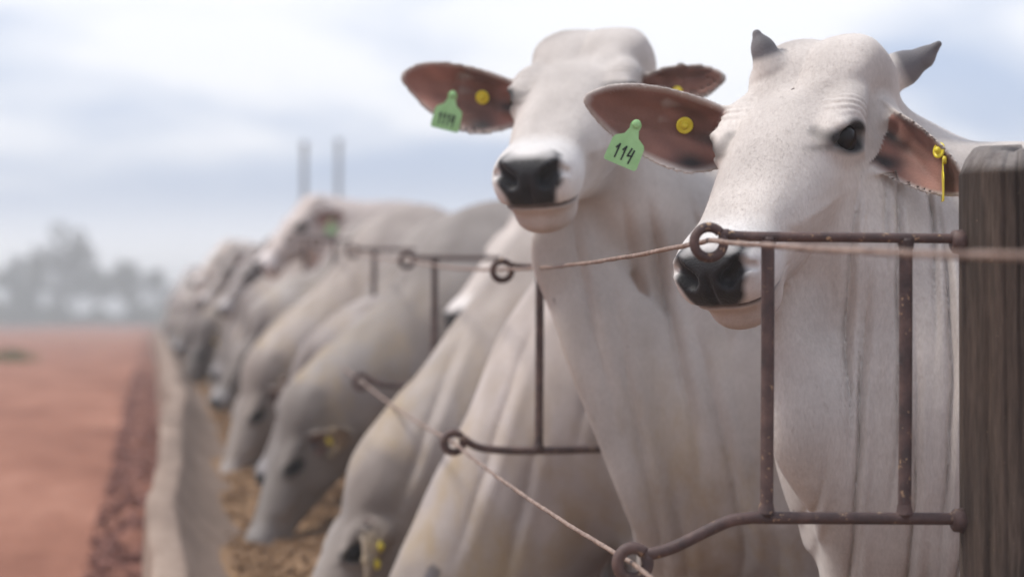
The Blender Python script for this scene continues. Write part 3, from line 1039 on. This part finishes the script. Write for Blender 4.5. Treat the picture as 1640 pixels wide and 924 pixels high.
def post_mesh(seed, h):
    r0 = .090
    rg = np.random.default_rng(seed)
    nz_, na = 60, (240 if seed == 41 else 72)
    zs = np.concatenate([np.linspace(-.3, h - .034, nz_), [h - .032, h - .018, h - .003, h, h, h]])
    rs = np.concatenate([np.full(nz_, 1.0), [1.0, .90, .78, .72, .45, .02]])
    ph = rg.uniform(0, 6.28, 8)
    V = []; eg = []
    cracks = [(rg.uniform(0, 6.28), rg.uniform(.05, .16), rg.uniform(.010, .020)) for _ in range(7)] + [(4.05, .10, .02), (4.30, .06, .014), (4.55, .12, .022), (4.80, .07, .016), (3.8, .06, .015)]
    for z, s in zip(zs, rs):
        for k in range(na):
            a = 2 * math.pi * k / na
            r = r0 * (1 + .03 * math.sin(2 * a + ph[0] + .6 * z) + .018 * math.sin(5 * a + ph[1] + z) + .010 * math.sin(11 * a + ph[2] + 2 * z) + .006 * math.sin(23 * a + ph[3] + 3 * z))
            for (ca, cw, cdp) in cracks:
                dd = (a - ca - .06 * math.sin(2.3 * z + ca * 3) + math.pi) % (2 * math.pi) - math.pi
                r -= cdp * .55 * math.exp(-(dd / (cw * .35)) ** 2) * (.6 + .4 * math.sin(3 * z + ca * 5))
            V.append((r * s * math.cos(a), r * s * math.sin(a), z + (.008 * math.sin(a + ph[4]) + .003 * math.sin(7 * a + ph[5]) + .002 * math.sin(17 * a + ph[6]) if s < .99 else 0)))
            eg.append(1.0 if s < .995 else 0.0)
    n = len(zs)
    a = np.arange(n * na).reshape(n, na); b = np.roll(a, -1, 1)
    Q = np.stack([a[:-1], b[:-1], b[1:], a[1:]], -1).reshape(-1, 4)
    me = mesh_np('wooden_post', np.array(V), Q)
    at = me.attributes.new('endgrain', 'FLOAT', 'POINT')
    at.data.foreach_set('value', np.array(eg, np.float32))
    me.materials.append(M['post_wood'])
    return me


ORD = ['', 'nearest', 'second', 'third', 'fourth', 'fifth']
for k, (y, tz, bz, drop) in enumerate(BR):
    xr = xrow(y)
    xe_t, xe_b = .782 + xr, .672 + xr - (.03 if k == 3 else 0)
    top_pts.append((xe_t, y, tz)); bot_pts.append((xe_b, y, bz - drop))
    if k == 0:
        continue
    px = POSTX + xr
    lab = {1: 'dark weathered wooden post at the right edge holding the sharp rusty steel bracket',
           2: 'wooden fence post hidden behind the two staring white bulls, with second rusty bracket',
           3: 'third wooden fence post along the row, its bracket half hidden by necks',
           4: 'fourth fence post along the row with blurred two-bar bracket',
           5: 'fifth fence post along the row with blurred bracket against grey necks'}.get(k, 'blurred wooden fence post with rusty bracket far down the cattle row')
    root = thing('fence_post', (px, y, zg(y)), lab, 'fence post', 'posts of the cable fence')
    top_h = (1.2 + (505 - 245) / FPX * (y * math.cos(YAW) + px * math.sin(YAW)) if k == 1 else 1.31) - (zg(y) if k == 1 else 0)
    if k not in post_mesh_cache:
        post_mesh_cache[k] = post_mesh(40 + k, top_h) if k < 4 else post_mesh_cache[3]
    link('wooden_post', post_mesh_cache[k], root)
    # bracket, in the frame of the root
    lx = lambda x: x - px
    z0 = zg(y)
    br = link('bracket', tube_mesh('bracket', [tube_np([(lx(px - .088), 0, tz - .035 - z0), (lx(px - .068), 0, tz - .035 - z0)], .020, 10)]), root, 'rust') if False else None
    xs0 = px - .078
    rr = .0215
    ring_t = ring((lx(xe_t) , 0, tz - z0 - .003), rr, R(35), R(-318), 34)
    ring_b = ring((lx(xe_b), 0, bz - drop - z0), rr, R(35), R(-318), 34)
    tbar = smooth_path([(lx(xe_t) + .026, 0, tz - z0 + .010), (lx(xe_t) + .050, 0, tz - z0 + .006), (lx(xe_t) + .2, 0, tz - z0 + .005), (lx(xs0), 0, tz - z0 + .004)], 10)
    tb = link('top_bar', tube_mesh('top_bar', [tube_np(np.concatenate([np.array(ring_t)[::-1], tbar[2:]]), .0072, 12)]), root, 'rust')
    if drop > .03:
        bp = [(lx(xe_b) + .024, 0, bz - drop - z0 + .012), (lx(xe_b) + .06, 0, bz - drop - z0 + .022), (lx(xe_b) + .130, 0, bz - z0 - .006), (lx(xe_b) + .165, 0, bz - z0 + .001), (lx(xe_b) + .21, 0, bz - z0 + .001), (lx(xs0), 0, bz - z0 - .004)]
    else:
        bp = [(lx(xe_b) + .026, 0, bz - drop - z0 + .006), (lx(xe_b) + .07, 0, bz - z0 - .002), (lx(xe_b) + .2, 0, bz - z0 - .008), (lx(xs0), 0, bz - z0)]
    bbar = smooth_path(bp, 10)
    bb = link('bottom_bar', tube_mesh('bottom_bar', [tube_np(np.concatenate([np.array(ring_b)[::-1], bbar[2:]]), .0088, 12)]), root, 'rust')
    for (xb, rb) in ((.866, .0098), (1.069, .0098)):
        x = lx(xb + xr)
        zb_ = np.interp(x, bbar[:, 0], bbar[:, 2]); zt_ = np.interp(x, tbar[:, 0], tbar[:, 2])
        link('vertical_bar', tube_mesh('vertical_bar', [tube_np(smooth_path([(x + .002, .001, zt_), (x + .001, 0, (zt_ + zb_) / 2), (x - .001, 0, zb_)], 6), rb, 12),
                                                        tube_np([(x + .002, 0, zt_ - .016), (x + .002, 0, zt_ - .004)], [.0105, .0125], 12, False),
                                                        tube_np([(x - .001, 0, zb_ + .006), (x - .001, 0, zb_ + .020)], [.0128, .0103], 12, False)]), root, 'rust')
    px_n = -.086
    for (o_, zz) in ((tb, tz - z0 + .004), (bb, bz - z0 - .002)):
        link('nut', tube_mesh('nut', [tube_np([(px_n - .022, 0, zz - .004), (px_n - .018, 0, zz - .004), (px_n, 0, zz - .004)], [.012, .017, .019], 10)]), o_, 'rust')


def cable(name, pts, r, label):
    path = []
    for a, b in zip(pts[:-1], pts[1:]):
        a = np.array(a); b = np.array(b)
        n = 90 if a[1] < 8 else 14
        for j in range(n):
            t = j / n
            q = a + (b - a) * t
            q[2] -= .010 * 4 * t * (1 - t) - .0004 * math.sin(t * 31 + a[1])
            path.append(q)
    path.append(np.array(pts[-1]))
    V, F = tube_np(path, r, 9, True, lambda i, a: 1 + .16 * math.cos(3 * (a + i * .35)))
    o = link(name, tube_mesh(name, [(V, F)]), None, 'cable')
    o['label'] = label; o['category'] = 'cable'; o['group'] = 'cables of the feed fence'
    return o


cable('fence_cable', top_pts, .0036, 'upper rusty wire cable threaded through the top bracket eyes')
cable('fence_cable', bot_pts, .0036, 'lower wire cable slanting through the bottom bracket eyes')

# ------------------------------------------------------------------ ear tags


def frame_mat(o, x, y):
    x = unit(x); y = np.asarray(y, float); y = unit(y - x * (x @ y)); z = np.cross(x, y)
    m = Matrix.Identity(4)
    for i in range(3):
        m[i][0], m[i][1], m[i][2], m[i][3] = x[i], y[i], z[i], o[i]
    return m


def prism(name, outline, t, bev=.0006):
    bm = bmesh.new()
    f = bm.faces.new([bm.verts.new((x, y, 0)) for x, y in outline])
    r = bmesh.ops.extrude_face_region(bm, geom=[f])
    bmesh.ops.translate(bm, verts=[v for v in r['geom'] if isinstance(v, bmesh.types.BMVert)], vec=(0, 0, t))
    bmesh.ops.recalc_face_normals(bm, faces=bm.faces)
    me = bpy.data.meshes.new(name)
    bm.to_mesh(me); bm.free()
    return me


def disc_mesh(name, prof, seg=28):
    V, F = [], []
    for (r, z) in prof:
        for k in range(seg):
            a = 2 * math.pi * k / seg
            V.append((r * math.cos(a), r * math.sin(a), z))
    n = len(prof)
    a = np.arange(n * seg).reshape(n, seg); b = np.roll(a, -1, 1)
    F = np.stack([a[:-1], b[:-1], b[1:], a[1:]], -1).reshape(-1, 4).tolist()
    F += [list(a[0][::-1]), list(a[-1])]
    me = bpy.data.meshes.new(name)
    me.from_pydata(V, [], F)
    for pl in me.polygons: pl.use_smooth = len(pl.vertices) == 4
    me.update()
    return me


TAG_OUT = [(-.007, .004), (-.0095, 0), (-.0095, -.005), (-.0085, -.010), (-.013, -.022), (-.026, -.030), (-.029, -.036), (-.030, -.072), (-.027, -.076),
           (.027, -.076), (.030, -.072), (.029, -.036), (.026, -.030), (.013, -.022), (.0085, -.010), (.0095, -.005), (.0095, 0), (.007, .004)]
BUTTON = [(.0, -.001), (.0135, -.001), (.0148, .0005), (.0148, .0022), (.0135, .0034), (.0100, .0036), (.0095, .0028), (.0062, .0030), (.0056, .0080), (.0042, .0098), (.0, .0102)]
DIG = {'1': [[(.15, .70), (.50, 1.0), (.45, 0)]], '4': [[(.30, 1.0), (.05, .42), (.75, .50)], [(.78, .92), (.58, -.08)]]}


def number_mesh(txt, w, h):
    V, F = [], []
    cw = w / len(txt)
    for i, ch in enumerate(txt):
        for st in DIG[ch]:
            pts = [(-w / 2 + (i + q[0] * .9) * cw, q[1] * h) for q in st]
            for (a, b) in zip(pts[:-1], pts[1:]):
                a = np.array(a); b = np.array(b); d = unit(b - a); nn = np.array([-d[1], d[0]]) * .0016
                a = a - d * .001; b = b + d * .001
                k = len(V)
                for q in (a - nn, b - nn * .8, b + nn * .8, a + nn):
                    V.append((q[0], q[1], 0))
                for q in (a - nn, b - nn * .8, b + nn * .8, a + nn):
                    V.append((q[0], q[1], .0006))
                F += [[k, k + 3, k + 2, k + 1], [k + 4, k + 5, k + 6, k + 7]] + [[k + j, k + (j + 1) % 4, k + 4 + (j + 1) % 4, k + 4 + j] for j in range(4)]
    me = bpy.data.meshes.new('tag_number')
    me.from_pydata(V, [], F)
    me.update()
    return me


def ear_pt(e, u, v, off):
    return e[0] + e[4] * (e[1] * u + e[2] * v + e[3] * (float(ear_mid(np.float64(u), np.float64(v), e[5])) + off))


def number_tag(root, at, xdir, ydir, txt, mat, label=None, s=1.0):
    me = prism('ear_tag', [(x * s, y * s) for x, y in TAG_OUT], .0016)
    o = link('ear_tag', me, root, mat)
    o.matrix_local = frame_mat(at, xdir, ydir)
    if label: o['label'] = label
    b = link('stud', disc_mesh('stud', [(0, .0), (.0075, .0), (.0075, .005), (.0060, .0062), (0, .0066)], 18), o, mat)
    b.location = (0, 0, .0008)
    if txt:
        t = link('tag_number', number_mesh(txt, .036 * s, .024 * s), o, 'ink')
        t.location = (0, -.066 * s, .0018)
    return o


def button_tag(root, at, nrm, s=1.0):
    z = unit(nrm); x = unit(np.cross((0, 0, 1.0), z)); y = np.cross(z, x)
    o = link('button_tag', disc_mesh('button_tag', [(r * s, q * s) for r, q in BUTTON]), root, 'tag_yellow')
    o.matrix_local = frame_mat(at, x, y)
    return o


# ------------------------------------------------------------------ the two staring bulls
def L(p, loc):
    return tuple(np.asarray(p) - np.asarray(loc))


def PR(u, v, d, loc, r):
    return (*L(P(u, v, d), loc), r)


def fold_field(loc, lines, zlo, zhi, depth, width):
    ls = []
    for (u_a, v_a, u_b, v_b, dep) in lines:
        a = P(u_a, v_a, dep); b = P(u_b, v_b, dep)
        ls.append((a @ RGT, a[2], b @ RGT, b[2]))
    ofs = np.asarray(loc)

    def f(p):
        q = p + ofs.astype(np.float32)
        s = q @ RGT.astype(np.float32); z = q[:, 2]
        d = np.zeros(len(p), np.float32)
        fade = np.clip((z - zlo) / .12, 0, 1) * np.clip((zhi - z) / .10, 0, 1)
        for i, (sa, za, sb, zb) in enumerate(ls):
            t = np.clip((z - za) / (zb - za), -.3, 1.25)
            c = sa + (sb - sa) * t + .005 * np.sin(z * 9 + i * 1.7) + .0012 * np.sin(z * 37 + i * 2.9)
            x = (s - c) / width
            amp = np.clip(.52 + .75 * np.sin(z * 6 + i * 2.3), 0, 1)
            d += amp * (np.exp(-np.abs(x)) - .45 * np.exp(-((x - 2.0) / 1.5) ** 2))
        return d * fade * depth
    return f


loc1 = np.array([1.10, 4.02, 0.0])
hs1 = 1.12
o1 = L(P(1306, 88, 4.16), loc1)
az1, pt1 = 230, 37
B1 = basis(az1, pt1, 3)
h1 = lambda x, y, z: np.asarray(o1) + hs1 * (B1 @ np.array([x, y, z]))
er = h1(.112, -.100, -.072)
ears1 = {-1: ear_frame(er, L(P(920, 158, 4.14), loc1) - er, L(CAM, loc1) - er + np.array([0, 0, -.6]), 1.22),
         1: ear_frame(h1(.070, .118, -.092), RGT * .42 - FWD * .74 - UPV * .56, -FWD * .75 - RGT * .75 + UPV * .05, .92, cup=1.3)}
for k in ears1:
    e = ears1[k]
    if e[2][2] < 0: ears1[k] = (e[0], e[1], -e[2], e[3], e[4], e[5])
horns1 = [[PR(1236, 112, 4.16, loc1, .034), PR(1222, 78, 4.16, loc1, .020), PR(1212, 55, 4.16, loc1, .008)],
          [PR(1405, 128, 4.20, loc1, .040), PR(1447, 110, 4.21, loc1, .030), PR(1480, 92, 4.21, loc1, .018), PR(1503, 71, 4.20, loc1, .006)]]
lines1 = [(1372, 420, 1352, 760, 3.95), (1398, 380, 1372, 800, 3.95), (1428, 330, 1392, 800, 3.95), (1452, 300, 1418, 820, 3.97), (1474, 300, 1452, 830, 3.98),
          (1494, 300, 1478, 830, 4.0), (1514, 300, 1500, 830, 4.0), (1534, 320, 1520, 840, 4.02), (1560, 320, 1548, 840, 4.05), (1590, 320, 1580, 840, 4.05), (1338, 560, 1318, 800, 3.9)]
cow1 = Cow(o1, az1, pt1, 3, hs1,
           crest=[(.50, .02, 1.20, .17), (.40, .03, 1.25, .15), PR(1480, 345, 4.34, loc1, .125), PR(1385, 262, 4.24, loc1, .10)],
           throat=[(.24, .0, .92, .21), (.15, -.02, 1.06, .165), PR(1425, 500, 4.13, loc1, .13), PR(1375, 390, 4.10, loc1, .105)],
           dewlap=[(.14, 0, .66, .10), PR(1400, 850, 4.04, loc1, .07), PR(1320, 725, 3.98, loc1, .066), PR(1304, 670, 3.97, loc1, .066), PR(1284, 600, 3.98, loc1, .050), PR(1272, 540, 4.00, loc1, .040), PR(1285, 470, 4.04, loc1, .05)],
           ears=ears1, horns=horns1, folds=fold_field(loc1, lines1, .55, 1.47, .0130, .0056), dl_lat=unit((-.35, .94, 0)), hump=.9,
           fine=.0039, coarse=.018, fbox=((-.45, .34), (-.46, .30), (.68, 1.72)), grey=.50, tone=1.0, dsq=.70)
r1 = thing('bull', loc1, 'horned white bull with green ear tag 114 beside the near wooden post', 'bull', 'cattle along the feed trough')
b1o = link('body', cow1.build('body'), r1)
fur(cow1, b1o.data, r1, 130000, ((-.6, -.6, .6), (.5, .4, 1.8)), .0052, .00030)['kind'] = 'stuff'
add_eyes(cow1, r1)
e = cow1.ears[0]
number_tag(r1, ear_pt(e, .158, -.018, .010) - FWD * .034, RGT + UPV * -.42, UPV + RGT * .42, '114', 'tag_green', 'green tag with handwritten 114')
button_tag(r1, ear_pt(e, .090, -.002, .006), e[3])
e = cow1.ears[1]
number_tag(r1, ear_pt(e, .165, .020, .012), FWD * .9 + RGT * .10, UPV, None, 'tag_yellow', 'yellow tag seen edge on', .9)
button_tag(r1, ear_pt(e, .150, .030, .006), e[3], .9)

loc2 = np.array([1.02, 4.98, 0.0])
hs2 = 1.14
o2 = L(P(946, 64, 5.06), loc2)
az2, pt2 = 245, 27
B2 = basis(az2, pt2, 2)
h2 = lambda x, y, z: np.asarray(o2) + hs2 * (B2 @ np.array([x, y, z]))
er = h2(.112, -.100, -.075)
ears2 = {-1: ear_frame(er, L(P(628, 124, 5.10), loc2) - er, L(CAM, loc2) - er + np.array([0, 0, -1.0]), 1.26),
         1: ear_frame(h2(.080, .105, -.075), RGT * .72 - FWD * .68 + UPV * .08, -FWD * .8 - RGT * .6, .86)}
for k in ears2:
    e = ears2[k]
    if e[2][2] < 0: ears2[k] = (e[0], e[1], -e[2], e[3], e[4], e[5])
cow2 = Cow(o2, az2, pt2, 2, hs2,
           crest=[(.50, .0, 1.20, .17), (.36, .0, 1.26, .15), PR(1090, 290, 5.32, loc2, .12), PR(1015, 215, 5.20, loc2, .10)],
           throat=[(.24, 0, .90, .20), (.12, 0, 1.00, .16), PR(1085, 470, 5.14, loc2, .12), PR(1015, 335, 5.06, loc2, .11), PR(965, 325, 5.02, loc2, .07)],
           dewlap=[(.10, 0, .62, .10), PR(1080, 800, 4.95, loc2, .09), PR(1045, 680, 4.94, loc2, .10), PR(985, 550, 4.93, loc2, .09), PR(935, 450, 4.94, loc2, .065), PR(908, 395, 4.92, loc2, .05), PR(925, 345, 4.95, loc2, .04)],
           ears=ears2, dl_lat=unit((-.25, .97, 0)), folds=fold_field(loc2, [(925, 400, 1010, 800, 5), (965, 380, 1040, 800, 5), (1000, 360, 1085, 820, 5), (1040, 330, 1120, 800, 5), (1075, 330, 1165, 780, 5), (1105, 330, 1210, 760, 5)], .62, 1.45, .014, .011),
           hump=1.0, fine=.0058, coarse=.02, fbox=((-.56, .34), (-.45, .32), (.66, 1.78)), grey=.75, stain=.8, tone=.93)
r2 = thing('bull', loc2, 'hornless pale grey bull with raised head, second from the near post', 'bull', 'cattle along the feed trough')
b2o = link('body', cow2.build('body'), r2)
fur(cow2, b2o.data, r2, 60000, ((-.6, -.6, .6), (.4, .4, 1.8)), .0065, .0004, 2)['kind'] = 'stuff'
add_eyes(cow2, r2)
e = cow2.ears[0]
number_tag(r2, ear_pt(e, .135, -.012, .010) - FWD * .034, RGT - UPV * .25, UPV + RGT * .25, '1114', 'tag_green', 'green tag with blurred handwritten number')
button_tag(r2, ear_pt(e, .085, -.006, .006), e[3])
e = cow2.ears[1]
button_tag(r2, ear_pt(e, .10, -.02, .006), e[3])

# ------------------------------------------------------------------ the feeding row
def feeding(px, pz, az, pitch, bend=0.0, fine=.008, grey=.6, stain=.5, tone=.9, horn=False, ears=None, folds=None):
    dy = bend
    ex, ez = px + .05, pz + .02
    ln = lambda t: (.20 + (ex - .20) * t, dy * t, 1.10 + (ez - 1.10) * t)
    cr_ = [(.48, 0, 1.28, .16), (.32, 0, 1.25, .14), (*ln(0), .128), (*ln(.33), .125), (*ln(.68), .112), (*ln(1), .085)]
    th_ = [(.26, 0, .95, .20), (.17, dy * .1, .84, .17), (px + .27, dy * .5, pz + .04, .14), (px + .14, dy * .9, pz - .09, .095)]
    dw_ = [(.14, 0, .68, .10), (px + .36, dy * .3, pz - .04, .09), (px + .27, dy * .7, pz - .12, .06)]
    hr = []
    if horn:
        b = basis(az, pitch)
        for sd in (-1, 1):
            h = lambda x, y, z: np.array([px, dy, pz]) + b @ np.array([x, y, z])
            hr.append([(*h(.0, sd * .080, -.03), .022), (*h(-.05, sd * .100, .0), .014), (*h(-.10, sd * .100, .02), .005)])
    return Cow((px, dy, pz), az, pitch, 0, 1.0, cr_, th_, dw_, horns=hr, ears=ears, folds=folds, fine=fine, coarse=.024,
               fbox=((px - .5, .3), (-.42 + min(dy, 0), .42 + max(dy, 0)), (.12, 1.45)), grey=grey, stain=stain, tone=tone, lumpy=.008, hgrey=.35 + .3 * grey, ring=(.34, .32, .31), eardark=.55)


def up_head(px, pz, az, pitch, grey=.5, tone=.95):
    cr_ = [(.50, 0, 1.22, .17), (.28, 0, 1.33, .15), (px + .22, .03, pz - .13, .12), (px + .10, .04, pz - .08, .095)]
    th_ = [(.24, 0, .92, .20), (.10, 0, 1.02, .165), (px + .20, .0, pz - .36, .13), (px + .08, .02, pz - .22, .10)]
    dw_ = [(.10, 0, .64, .10), (px + .25, 0, pz - .72, .09), (px + .14, 0, pz - .50, .08), (px + .03, 0, pz - .32, .04)]
    return Cow((px, 0, pz), az, pitch, 0, 1.0, cr_, th_, dw_, fine=.011, coarse=.024,
               fbox=((px - .45, .3), (-.5, .36), (.8, 1.8)), grey=grey, stain=.3, tone=tone)


def droop(px, pz, az, pitch, dy):
    b = basis(az, pitch)
    base = np.array([px, dy, pz]) + b @ np.array([.075, .095, -.080])
    e = ear_frame(base, (-.42, -.72, -.55), (-.45, .9, .3), 1.0)
    return {1: (e[0], e[1], e[2] if e[2][0] > 0 else -e[2], e[3], e[4], e[5])}


VARS = {'a': feeding(-.25, .48, 178, 40, 0, .007, .45, .7, .80, True, folds=fold_field((.87, 5.92, 0), [(812, 470, 668, 800, 5.75), (860, 520, 740, 860, 5.75), (905, 560, 820, 880, 5.75), (950, 560, 890, 880, 5.75)], .5, 1.32, .010, .013)),
        'b': feeding(-.28, .69, 188, 58, -.05, .009, .70, .8, .70, ears=droop(-.28, .69, 188, 58, -.05), folds=fold_field((.86, 6.66, .047), [(700, 520, 590, 740, 6.5), (745, 520, 650, 760, 6.5), (785, 540, 720, 780, 6.5)], .5, 1.32, .012, .014)),
        'c': feeding(-.27, .76, 172, 70, .05, .012, .85, .8, .62),
        'd': feeding(-.32, .76, 192, 66, -.07, .012, .60, .9, .66),
        'e': feeding(-.32, .92, 208, 56, -.08, .012, .5, .8, .66),
        'u': up_head(-.14, 1.52, 203, 44, .6, .82),
        'v': up_head(-.24, 1.36, 200, 52, .8, .70)}
MESH = {k: c.build('body') for k, c in VARS.items()}
EYE = {k: [sphere_mesh('eye', c.H(EYX, sd * .0885, EYZ), .0265, 16, 10) for sd in (-1, 1)] for k, c in VARS.items()}
for k in EYE:
    for me in EYE[k]: me.materials.append(M['eye'])

# (Y, variant, x shift, yaw, scale, tag colour, label)
ROW = [(5.92, 'a', .05, 2, 1.0, 'y', 'horned feeding bull whose pale neck fills the space behind the second bracket'),
       (6.66, 'b', .04, 3, 1.0, 'yy', 'grey feeding bull with two yellow buttons in its ear, behind the long pale neck'),
       (7.78, 'u', .55, 0, .96, 'g', 'bull with raised head seen just left of the second bull, partly hidden behind it'),
       (8.42, 'd', -.02, 3, .98, 'y', 'grey feeding bull with head low in the trough, second past the third post'),
       (9.06, 'e', .06, 8, .95, 'y', 'bull holding its grey face half raised above the feed'),
       (9.81, 'c', .04, -4, .95, 'yy', 'dark grey feeding bull with head low, just beyond the fourth post'),
       (10.46, 'd', -.08, 9, .97, 'y', 'pale feeding bull reaching far into the trough'),
       (11.10, 'b', .03, 0, .95, '', 'blurred grey feeding bull just in front of the fifth post'), (11.85, 'c', .0, 3, .95, 'y', 'blurred dark grey feeding bull just past the fifth post'),
       (12.48, 'e', .02, -6, .94, '', 'blurred pale feeding bull, second past the fifth post'), (13.10, 'b', .05, 3, .94, '', 'blurred feeding bull right in front of the raised head with green tag'),
       (13.92, 'u', .24, 0, 1.0, 'g', 'bull with raised head and green ear tag further down the row')]
i = 0
seq = 'bevcdaevbcudeavcbe'
for k in range(5, 21):
    for of in ((.40, 1.04, 1.66) if k > 5 else (1.22, 1.80)):
        ROW.append((3.34 + 2.03 * k + of + RNG.normal() * .02, seq[i % len(seq)], RNG.normal() * .06 + (.1 if seq[i % len(seq)] in 'uv' else 0), RNG.normal() * 5, .94 + RNG.normal() * .02,
                    ['y', 'yy', '', 'g', 'y'][i % 5], None))
        i += 1
labs = {0: 'distant blurred grey bull feeding in the row far along the trough', 1: 'distant blurred bull with raised head far along the trough'}
for (y, k, dx, yw, sc, tg, lab) in ROW:
    upk = k in 'uvw'
    root = thing('bull', (.82 + dx + xrow(y), y, zg(y)), lab or labs[int(upk)], 'bull', 'cattle along the feed trough' if lab else ('distant cattle with raised heads' if upk else 'distant feeding cattle'))
    root.rotation_euler.z = R(yw)
    root.scale = (sc, sc, sc)
    bo = link('body', MESH[k], root)
    tn = RNG.uniform(.66, 1.10) if y > 7 else 1.06
    bo.color = (tn * RNG.uniform(1.02, 1.06), tn, tn * RNG.uniform(.96, 1.02), 1)
    for me in EYE[k]:
        link('eye', me, root)
    c = VARS[k]
    for sd, ch in enumerate(tg):
        for e in (c.ears[1 if k not in 'uvw' else 0],) if ch != 'g' else (c.ears[1],):
            if ch == 'y':
                button_tag(root, ear_pt(e, .09 + .05 * sd, -.01 + .02 * sd, .006), e[3])
                if not upk:
                    button_tag(root, ear_pt(e, .10 + .05 * sd, -.01 + .02 * sd, -.008), -e[3])
            else:
                number_tag(root, ear_pt(e, .13, -.02, .012), (.98, -.2, 0), (0, 0, 1), None, 'tag_green')

# ------------------------------------------------------------------ far posts, trees, scrub
for (u, d, vtop) in ((486, 30.0, 232), (541, 31.5, 228)):
    q = P(u, 505, d); zt = 1.2 + (505 - vtop) / FPX * d
    o = thing('tall_pole', (q[0], q[1], zg(q[1])), 'thin blurred upright pole rising behind the cattle, %s of the pair' % ('left' if u < 500 else 'right'), 'pole', 'pair of tall poles')
    h = zt - zg(q[1])
    link('shaft', tube_mesh('shaft', [tube_np([(0, 0, -.2), (0, 0, h * .5), (.01, 0, h)], [.032, .030, .028], 12)]), o, 'bark')
    link('cap', tube_mesh('cap', [tube_np([(.01, 0, h - .02), (.01, 0, h + .03)], [.042, .04], 12)]), o, 'rust')


def tree(name, x, y, h, w, seed, label, leafy=620, mat='leaf'):
    rg = np.random.default_rng(seed)
    z0 = zg(y)
    root = thing(name, (x, y, z0), label, 'tree', 'hazy trees beyond the road')
    parts = [tube_np(smooth_path([(0, 0, -.3), (.1, 0, h * .25), (-.05, .1, h * .55), (.1, 0, h * .85)], 5), np.linspace(.045, .008, 16) * h * .5, 8)]
    tips = []
    for k in range(9):
        a = rg.uniform(0, 6.28); s0 = rg.uniform(.22, .6) * h; ln = w * rg.uniform(.30, .55)
        e = np.array([math.cos(a) * ln, math.sin(a) * ln, s0 + h * rg.uniform(.12, .35)])
        parts.append(tube_np(smooth_path([(0, 0, s0), e * .5 + np.array([0, 0, s0 * .4]), e], 4), np.linspace(.018, .004, 9) * h * .5, 6))
        tips.append(e)
    tips.append(np.array([0, 0, h * .88])); tips.append(np.array([.1, 0, h * .7]))
    link('trunk', tube_mesh('trunk', parts), root, 'bark')
    V = []
    for k in range(leafy):
        t = tips[rg.integers(len(tips))]
        d = rg.normal(size=3); d /= np.linalg.norm(d)
        c = t + d * np.array([w * .20, w * .20, h * .13]) * rg.random() ** .4
        s = .10 + .12 * rg.random()
        m_ = np.linalg.qr(rg.normal(size=(3, 3)))[0]
        V.append(c + np.array([[-s, -s * .6, 0], [s, -s * .6, 0], [s, s * .6, 0], [-s, s * .6, 0]]) @ m_)
    V = np.concatenate(V)
    link('crown', mesh_np('crown', V, np.arange(len(V)).reshape(-1, 4), False), root, mat)
    return root


TR = [(95, 165, 7.2, 4.6, 'tallest hazy tree standing left beyond the road'), (20, 175, 4.6, 5.0, 'low rounded hazy tree at the left edge'),
      (150, 180, 4.4, 4.0, 'small hazy tree just right of the tallest one'), (205, 170, 4.6, 5.0, 'broad hazy tree where the road vanishes'),
      (245, 185, 4.2, 5.0, 'hazy tree right behind the end of the cattle row'), (60, 195, 5.6, 4.4, 'hazy tree behind and left of the tallest one'),
      (118, 200, 6.0, 3.5, 'slim hazy tree peeking out beside the tallest one')]
for i, (u, d, h, w, lab) in enumerate(TR):
    q = P(u, 505, d)
    tree('field_tree', q[0], q[1], h, w * .8, 200 + i, lab or 'hazy tree hidden behind the cattle or outside the frame')

V = []                                                 # low scrub along the far edge of the field
for k in range(9000):
    u = RNG.uniform(-300, 800); d = RNG.uniform(170, 215)
    q = P(u, 505, d); s = .15 + .15 * RNG.random()
    q[2] = zg(q[1]) + RNG.random() ** 1.5 * (1.0 + .9 * math.sin(u * .05) ** 2 + .6 * math.sin(u * .023 + 1))
    V.append(q + np.array([[-s, -s * .6, 0], [s, -s * .6, 0], [s, s * .6, 0], [-s, s * .6, 0]]) @ np.linalg.qr(RNG.normal(size=(3, 3)))[0])
V = np.concatenate(V)
o = link('scrub', mesh_np('scrub', V, np.arange(len(V)).reshape(-1, 4), False), None, 'bush')
o['kind'] = 'stuff'; o['label'] = 'low hazy scrub along the far edge of the field'

V = []                                                 # grass tuft at the road side
q0 = P(18, 600, 38.0)
for k in range(700):
    a = RNG.uniform(0, 6.28); r = abs(RNG.normal()) * .16
    b = np.array([q0[0] + r * math.cos(a), q0[1] + r * 2.2 * math.sin(a), zg(q0[1]) + .04]); t = b + np.array([RNG.normal() * .05, RNG.normal() * .05, .10 + .10 * RNG.random()])
    V += [b + (-.006, 0, 0), b + (.006, 0, 0), t + (.001, 0, 0), t - (.001, 0, 0)]
o = link('grass_tuft', mesh_np('grass_tuft', np.array(V), np.arange(len(V)).reshape(-1, 4), False), None, 'grass')
o['kind'] = 'stuff'; o['label'] = 'small olive grass tuft on the red road'

# ------------------------------------------------------------------ dusty air
bm = bmesh.new()
bmesh.ops.create_cube(bm, size=1)
me = bpy.data.meshes.new('haze'); bm.to_mesh(me); bm.free()
hz = link('haze', me)
hz.scale = (1460, 860, 10.2); hz.location = (0, 310, 3.9)
m = bpy.data.materials.new('haze'); m.use_nodes = True
n, l = m.node_tree.nodes, m.node_tree.links
n.clear()
ou = n.new('ShaderNodeOutputMaterial'); pv = n.new('ShaderNodeVolumePrincipled')
pv.inputs['Color'].default_value = (1.0, .985, .965, 1)
pv.inputs['Density'].default_value = .0046
l.new(pv.outputs[0], ou.inputs['Volume'])
me.materials.append(m)
hz['kind'] = 'stuff'; hz['label'] = 'pale dusty air over the whole feedlot'
